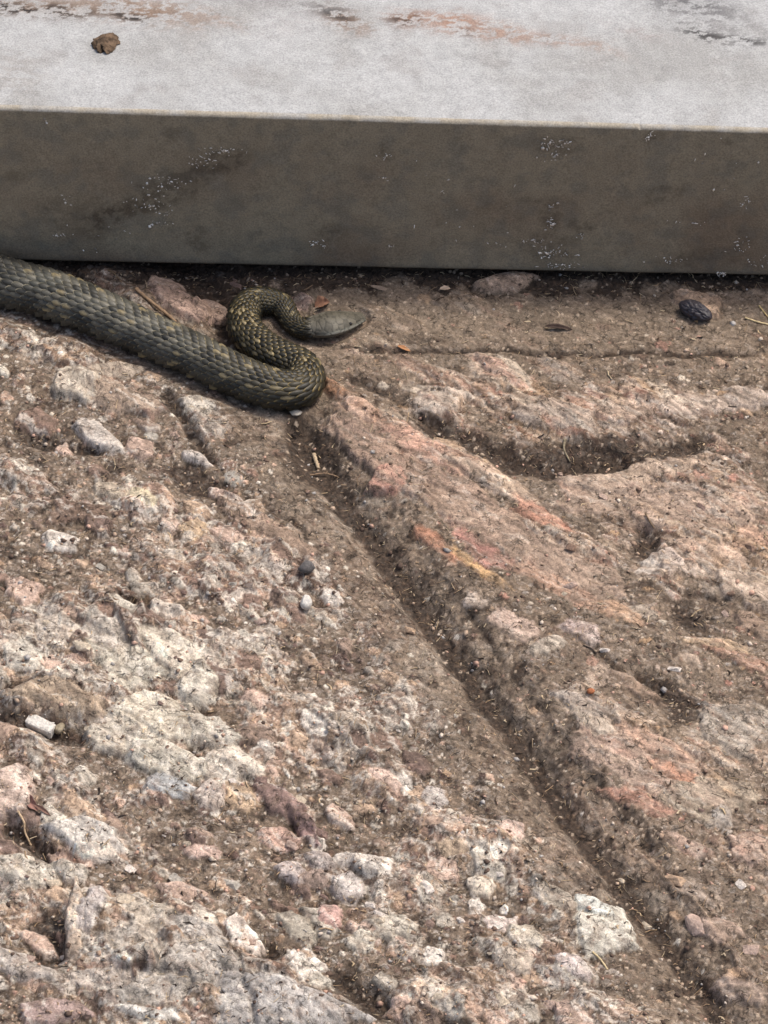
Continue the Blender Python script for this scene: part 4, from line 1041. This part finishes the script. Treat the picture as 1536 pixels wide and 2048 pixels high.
    for i in range(8):
        j = (i + 1) % 8
        F += [[i, 8 + j, j], [i, 8 + i, 8 + j]]
    F += [[8, 16, 9], [8, 15, 16], [9, 16, 17], [9, 17, 10], [15, 17, 16], [15, 14, 17], [10, 17, 18], [10, 18, 11], [14, 18, 17], [14, 13, 18], [11, 18, 12], [13, 12, 18]]
    F = np.array(F)[:, ::-1]
    NV = 19
    r = np.random.default_rng(99)
    lat, wv = [], []
    for k in range(K):
        for j in np.arange(1.5 + .5 * (k % 2), W_end, 1.0):
            lat.append(k); wv.append(j)
    lat = np.array(lat); wv = np.array(wv) + r.normal(0, .03, len(wv))
    th0 = ((lat - (K - 1) / 2) / ((K - 1) / 2)) * tmax + r.normal(0, .01, len(lat))
    s0 = np.interp(wv, Wc, ss); rl = np.interp(s0, ss, Ri)
    lateral = np.abs(th0) / tmax
    big = 1 + .75 * lateral ** 4
    Ls = 1.5 * pitch * rl * (1 + .2 * lateral ** 4); dth = tmax / ((K - 1) / 2)
    Wd = 1.5 * dth * big
    sv = s0[:, None] - (A[None] - .3) * Ls[:, None]
    tv = th0[:, None] + B[None] * Wd[:, None]
    lf = Cc[None] * Ls[:, None] * (1 + 1.1 * lateral[:, None] ** 4)
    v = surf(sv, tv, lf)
    # colours
    m = len(lat)
    front = sstep(.46, .70, s0 / Ltot)                # greener and yellower towards the head
    base = np.array([lin(54, 53, 47), lin(64, 62, 55), lin(74, 71, 62), lin(46, 45, 40)])[r.choice(4, m, p=[.34, .3, .2, .16])]
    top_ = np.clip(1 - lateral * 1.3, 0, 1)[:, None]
    base = base * (1 + 1.15 * top_)  # back scales lightened: the sky's sheen is put into their colour
    fbase = np.array([lin(42, 39, 28), lin(52, 47, 33), lin(36, 34, 26)])[r.choice(3, m)]
    base = base * (1 - front[:, None]) + fbase * front[:, None]
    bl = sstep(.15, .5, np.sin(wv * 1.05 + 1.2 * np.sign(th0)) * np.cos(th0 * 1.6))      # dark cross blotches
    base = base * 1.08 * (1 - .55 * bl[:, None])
    edge = (lin(158, 149, 126) * (1 - front[:, None]) + lin(152, 131, 82) * front[:, None]) * (.5 + .9 * r.random((m, 1)) ** 1.2)
    vc = np.repeat(base[:, None, :], NV, 1)
    for i, w_ in ((2, .6), (6, .4), (3, .95), (5, .75), (4, 1.0)): vc[:, i] = (1 - w_) * base + w_ * edge
    for i in (0, 1, 7): vc[:, i] = base * .22
    for i in (16, 17, 18): vc[:, i] = base * 1.25
    pale = r.random(m) < .10 - .03 * front
    for i in (17, 18, 12, 11): vc[pale, i] = lin(146, 132, 100)
    # the largest scales in view are parts of their own
    cen = v[:, 17]; c0 = frame(s0)[0]
    nr = cen - c0; nr /= np.linalg.norm(nr, axis=1)[:, None]
    tocam = CAMP - cen; tocam /= np.linalg.norm(tocam, axis=1)[:, None]
    cu, cv_ = proj(cen[:, 0], cen[:, 1], cen[:, 2])
    score = Ls * Wd * rl * np.clip((nr * tocam).sum(1), 0, 1) * (cu > 5) * ((nr * tocam).sum(1) > .12)
    order = np.argsort(-score); sel = np.zeros(m, bool); sel[order[:300]] = True
    rest = ~sel
    rf = (F[None] + (np.arange(rest.sum()) * NV)[:, None, None]).reshape(-1, 3)
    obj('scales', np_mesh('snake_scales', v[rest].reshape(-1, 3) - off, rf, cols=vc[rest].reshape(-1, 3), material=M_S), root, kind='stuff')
    for i in np.where(sel)[0]:
        obj('scale', np_mesh('scale', v[i] - off, F, cols=vc[i], material=M_S), root)
    # eyes
    import bmesh
    M_E = simple('snake_eye', tuple(lin(28, 24, 18)), .15, .1, 900, 0, spec=.6)
    for sg in (1, -1):
        e = surf(np.array([hs + (Ltot - hs) * .66]), np.array([sg * .98]), np.array([-1.2 * PX]))[0]
        bm = bmesh.new(); bmesh.ops.create_icosphere(bm, subdivisions=2, radius=4.0 * PX)
        me = bpy.data.meshes.new('eye'); bm.to_mesh(me); bm.free(); me.materials.append(M_E)
        for pg in me.polygons: pg.use_smooth = True
        o = obj('eye', me, root); o.location = e - off


build_snake()


# ------------------------------------------------------------------ single loose things
def blob(name, size, seed, subdiv=4, fn=None, material=None):
    import bmesh
    bm = bmesh.new(); bmesh.ops.create_icosphere(bm, subdivisions=subdiv, radius=1.0)
    P = np.array([v.co[:] for v in bm.verts])
    P2 = fn(P) if fn else P
    P2 = P2 * np.array(size)
    for v, q in zip(bm.verts, P2): v.co = q
    me = bpy.data.meshes.new(name); bm.to_mesh(me); bm.free()
    for pg in me.polygons: pg.use_smooth = True
    me.materials.append(material)
    return me


# wrinkled dark fruit stone
def wrinkle(P):
    x = P[:, 0]; a = np.arctan2(P[:, 2], P[:, 1])
    w_ = perlin((a * 2.2 + 20 + .5 * np.sin(x * 5)).astype(np.float32), (x * 1.4 + 9).astype(np.float32), 1401) + .5 * perlin((a * 4 + 30).astype(np.float32), (x * 2.6 + 9).astype(np.float32), 1411)
    taper = 1 - .16 * np.abs(x) ** 3
    k = 1 - .26 * (1 - np.clip(np.abs(w_) * 3.2, 0, 1)) * (1 - np.abs(x) ** 6) + .1 * w_
    return np.stack([x, P[:, 1] * k * taper, P[:, 2] * k * taper], 1)


M_FR = simple('dried_fruit_skin', tuple(lin(58, 53, 58)), .45, .3, 700, .4, .0006, spec=.5)
p = on(np.float64(1390), np.float64(632))
o = obj('dried_fruit', blob('dried_fruit', (39 * PX, 21 * PX, 19 * PX), 3, 5, wrinkle, M_FR), label='dark purple wrinkled dried fruit lying near the slab', cat='fruit')
o.rotation_euler = (.1, .12, math.radians(-30)); o.location = (p[0], p[1], p[2] + 15 * PX)


def lumpy(seed, amt=.2, sc=1.6, cuts=7):
    def fn(P):
        r = np.random.default_rng(seed)
        k = 1 + amt * fbm((P[:, 0] * sc + P[:, 2] * .7 + 7).astype(np.float32), (P[:, 1] * sc - P[:, 2] * .6 + 3).astype(np.float32), 1.0, 4, seed)
        Q = P * k[:, None]
        for _ in range(cuts):
            nrm = r.normal(size=3); nrm /= np.linalg.norm(nrm); dd = r.uniform(.55, .85)
            over = np.clip(Q @ nrm - dd, 0, None)
            Q = Q - over[:, None] * nrm * .92
        return Q
    return fn


M_CLOD = simple('dried_mud', tuple(lin(94, 77, 61)), .95, .9, 170, 1.0, .003)
p = top_pt(212, 88)
o = obj('mud_clod', blob('mud_clod', (26 * PX, 33 * PX, 8 * PX), 4, 5, lumpy(1507, .6, 2.2, 3), M_CLOD), label='lump of dried brown mud stuck on the slab top', cat='clod')
o.location = (p[0], p[1], p[2] + 3 * PX)

M_W = simple('chalky_white', tuple(lin(214, 208, 198)), .85, .3, 520, .9, .0014)


def brick_like(P):
    Q = np.sign(P) * np.abs(P) ** .28
    k = 1 + .13 * perlin((P[:, 0] * 4 + 3).astype(np.float32), (P[:, 1] * 4 + P[:, 2] * 3).astype(np.float32), 1601)
    return Q * k[:, None]


p = on(np.float64(82), np.float64(1460))
o = obj('stone_chip', blob('stone_chip', (27 * PX, 13 * PX, 12 * PX), 5, 4, brick_like, M_W), label='white blocky chip with rounded ends lying in a rock trough', cat='stone')
o.rotation_euler = (.1, .12, math.radians(-24)); o.location = (p[0], p[1], p[2] + 11 * PX)
M_GB = simple('olive_pebble', tuple(lin(150, 138, 116)), .8, .4, 500, .8, .0008)
p = on(np.float64(119), np.float64(1462))
o = obj('pebble', blob('pebble', (12 * PX, 13 * PX, 12 * PX), 6, 3, lumpy(1611, .2, 1.5, 5), M_GB), label='small olive grey pebble touching the white blocky chip', cat='pebble')
o.location = (p[0], p[1], p[2] + 9 * PX)
M_DK = simple('slate_pebble', tuple(lin(96, 92, 90)), .7, .45, 600, .8, .0008)
p = on(np.float64(614), np.float64(1140))
o = obj('pebble', blob('pebble', (19 * PX, 14 * PX, 13 * PX), 6, 3, lumpy(1621, .25, 1.6, 6), M_DK), label='dark slate grey pebble on gravelly rock left of the channel', cat='pebble')
o.location = (p[0], p[1], p[2] + 8 * PX); o.rotation_euler = (0, 0, .3)
p = on(np.float64(612), np.float64(1212))
o = obj('pebble', blob('pebble', (12 * PX, 15 * PX, 15 * PX), 6, 3, lumpy(1631, .2, 1.5, 5), M_W), label='small bright white pebble standing on its end beside a dark hole', cat='pebble')
o.location = (p[0], p[1], p[2] + 10 * PX)
p = on(np.float64(590), np.float64(827))
o = obj('pebble', blob('pebble', (14 * PX, 9 * PX, 6 * PX), 6, 3, lumpy(1641, .4, 2.0, 5), STONE_M['grey']), label='crumbly pale grey pebble on dark soil below the snake bend', cat='pebble')
o.location = (p[0], p[1], p[2] + 3 * PX)
p = on(np.float64(1182), np.float64(1385))
o = obj('pebble', blob('pebble', (8 * PX, 6 * PX, 6 * PX), 6, 3, lumpy(1651, .3, 1.6, 5), simple('orange_pebble', tuple(lin(176, 112, 76)), .8, .3, 600, .6, .0006)), label='tiny orange pebble on brown rock', cat='pebble')
o.location = (p[0], p[1], p[2] + 3 * PX)


def stick(name, uvs, r0, r1, rgb, label, cat, lift=1.0, seg=8):
    pts = [on(np.float64(a), np.float64(b)) for a, b in uvs]
    P = catmull(np.array(pts), 8)
    z = np.array([gz(q[0], q[1]) for q in P]); n = len(P)
    li = np.polyfit(np.arange(n), z, 1); lz = np.polyval(li, np.arange(n)); lz += max(0, np.percentile(z - lz, 70))
    R = np.linspace(r0, r1, n) * PX
    R = R * (1 + .12 * np.sin(np.arange(n) * 1.7))
    P[:, 2] = lz + R * lift
    T = np.gradient(P, axis=0); T /= np.linalg.norm(T, axis=1)[:, None]
    S = np.cross(T, [0, 0, 1.]); S /= np.linalg.norm(S, axis=1)[:, None]; Nn = np.cross(S, T)
    a = np.linspace(0, 6.283, seg, endpoint=False)
    co = P[:, None] + R[:, None, None] * (S[:, None] * np.cos(a)[None, :, None] + Nn[:, None] * np.sin(a)[None, :, None])
    o0 = P.mean(0); o0 = np.array([o0[0], o0[1], P[:, 2].min()])
    ii = np.arange(n * seg).reshape(n, seg)
    q = np.stack([ii[:-1], np.roll(ii[:-1], -1, 1), np.roll(ii[1:], -1, 1), ii[1:]], -1).reshape(-1, 4)
    fc = [tuple(x) for x in q] + [tuple(ii[-1]), tuple(ii[0][::-1])]
    o = obj(name, np_mesh(name, co.reshape(-1, 3) - o0, faces=fc, material=simple(name + '_bark', tuple(lin(*rgb)), .85, .4, 500, .6, .0005)), label=label, cat=cat)
    o.location = o0
    return o


stick('twig', [(272, 583), (300, 607), (330, 630), (352, 645)], 4.2, 3.0, (150, 124, 98), 'bare brown twig leaning beside the snake on the pinkish rock', 'twig')
stick('twig', [(215, 540), (230, 553), (243, 566)], 1.6, 1.2, (140, 118, 92), 'short thin twig in dark soil under the slab edge above the snake', 'twig')
stick('straw', [(1490, 638), (1515, 646), (1545, 652)], 2.0, 1.5, (212, 190, 146), 'pale dry straw stem pointing away from the dried fruit', 'straw')
stick('straw', [(1518, 613), (1530, 628), (1540, 640)], 1.8, 1.2, (200, 176, 126), 'bent yellow straw standing up from the litter beside the slab', 'straw')
stick('twig', [(628, 912), (632, 925), (637, 938)], 4.5, 3.6, (176, 156, 128), 'stubby pale twig on the soil at the head of the channel', 'twig')
stick('twig', [(618, 948), (650, 951), (682, 952)], 1.6, 1.2, (140, 116, 92), 'slender twig lying across the channel soil', 'twig')
stick('straw', [(1130, 880), (1128, 900), (1140, 925)], 3.2, 1.5, (134, 122, 100), 'flat grey stem bit in the dark hollow of the rock', 'straw')
stick('root_strand', [(36, 1625), (48, 1645), (50, 1665), (62, 1690)], 2.4, 1.6, (196, 170, 138), 'pale thin root strand hanging into the dark crevice', 'root')
stick('straw', [(1185, 1905), (1200, 1922), (1215, 1940)], 2.0, 1.5, (200, 180, 140), 'dry straw stem beside the big white stone', 'straw')
stick('twig', [(1290, 1030), (1300, 1045), (1308, 1060)], 1.8, 1.4, (110, 92, 72), 'dark stem at the rim of the hollow in pink rock', 'twig')


def leaf(uv, length, width, ang, rgb, label, curl=.25, name='dry_leaf', tilt=(.2, .15), cat='leaf'):
    n, m_ = 10, 7
    L = length * PX; Wd = width * PX
    co = []
    for i in range(n):
        t = i / (n - 1); w_ = math.sin(math.pi * min(1, t * .96 + .03)) ** .8 * (1 - .25 * t)
        for j in range(m_):
            s_ = (j / (m_ - 1) - .5) * 2
            co.append((L * (t - .5), Wd * .5 * w_ * s_ * (1 + .1 * math.sin(i * 2.1)), curl * Wd * (s_ * s_) * w_ + .1 * L * math.sin(t * 2.6) * curl + .03 * Wd * math.sin(i * 1.9 + j)))
    co = np.array(co); co[:, 2] -= co[:, 2].min()
    th_ = .5 * PX
    co2 = np.concatenate([co, co - [0, 0, th_]])
    ii = np.arange(n * m_).reshape(n, m_); k = n * m_
    fc = []
    for i in range(n - 1):
        for j in range(m_ - 1):
            a, b, c_, d_ = ii[i, j], ii[i + 1, j], ii[i + 1, j + 1], ii[i, j + 1]
            fc += [(a, b, c_, d_), (d_ + k, c_ + k, b + k, a + k)]
    for i in range(n - 1):
        fc += [(ii[i, 0], ii[i, 0] + k, ii[i + 1, 0] + k, ii[i + 1, 0]), (ii[i + 1, -1], ii[i + 1, -1] + k, ii[i, -1] + k, ii[i, -1])]
    o = obj(name, np_mesh(name, co2, faces=fc, material=simple(name + '_skin', tuple(lin(*rgb)), .7, .35, 500, .5, .0005)), label=label, cat=cat)
    p = on(np.float64(uv[0]), np.float64(uv[1]))
    o.location = (p[0], p[1], p[2] + 1.2 * PX); o.rotation_euler = (tilt[0], tilt[1], math.radians(ang))
    return o


leaf((62, 1605), 46, 22, -50, (150, 112, 100), 'curled reddish brown dry leaf in the rock crevice', .4, tilt=(.5, .2))
leaf((85, 1622), 40, 10, -35, (120, 92, 80), 'narrow dark brown dry leaf beside the reddish leaf', .5)
leaf((645, 612), 34, 30, 20, (150, 112, 88), 'crumpled orange brown leaf scrap behind the snake head', .7, tilt=(.3, -.2))
leaf((1118, 658), 60, 13, -3, (70, 54, 46), 'dark narrow dry leaf on the dusty ground', .5)
leaf((808, 698), 30, 10, -25, (186, 134, 92), 'small orange brown leaf flake on the dusty ground', .3)
leaf((762, 578), 46, 12, -12, (150, 130, 112), 'flat grey brown bark flake in litter under the slab edge', .1, name='bark_flake', cat='bark')
leaf((1390, 640), 20, 12, -60, (206, 164, 120), 'small tan flake touching the dried fruit', .3)
leaf((890, 580), 24, 14, 15, (204, 178, 152), 'pale buff flake in the dark litter near the slab', .3)
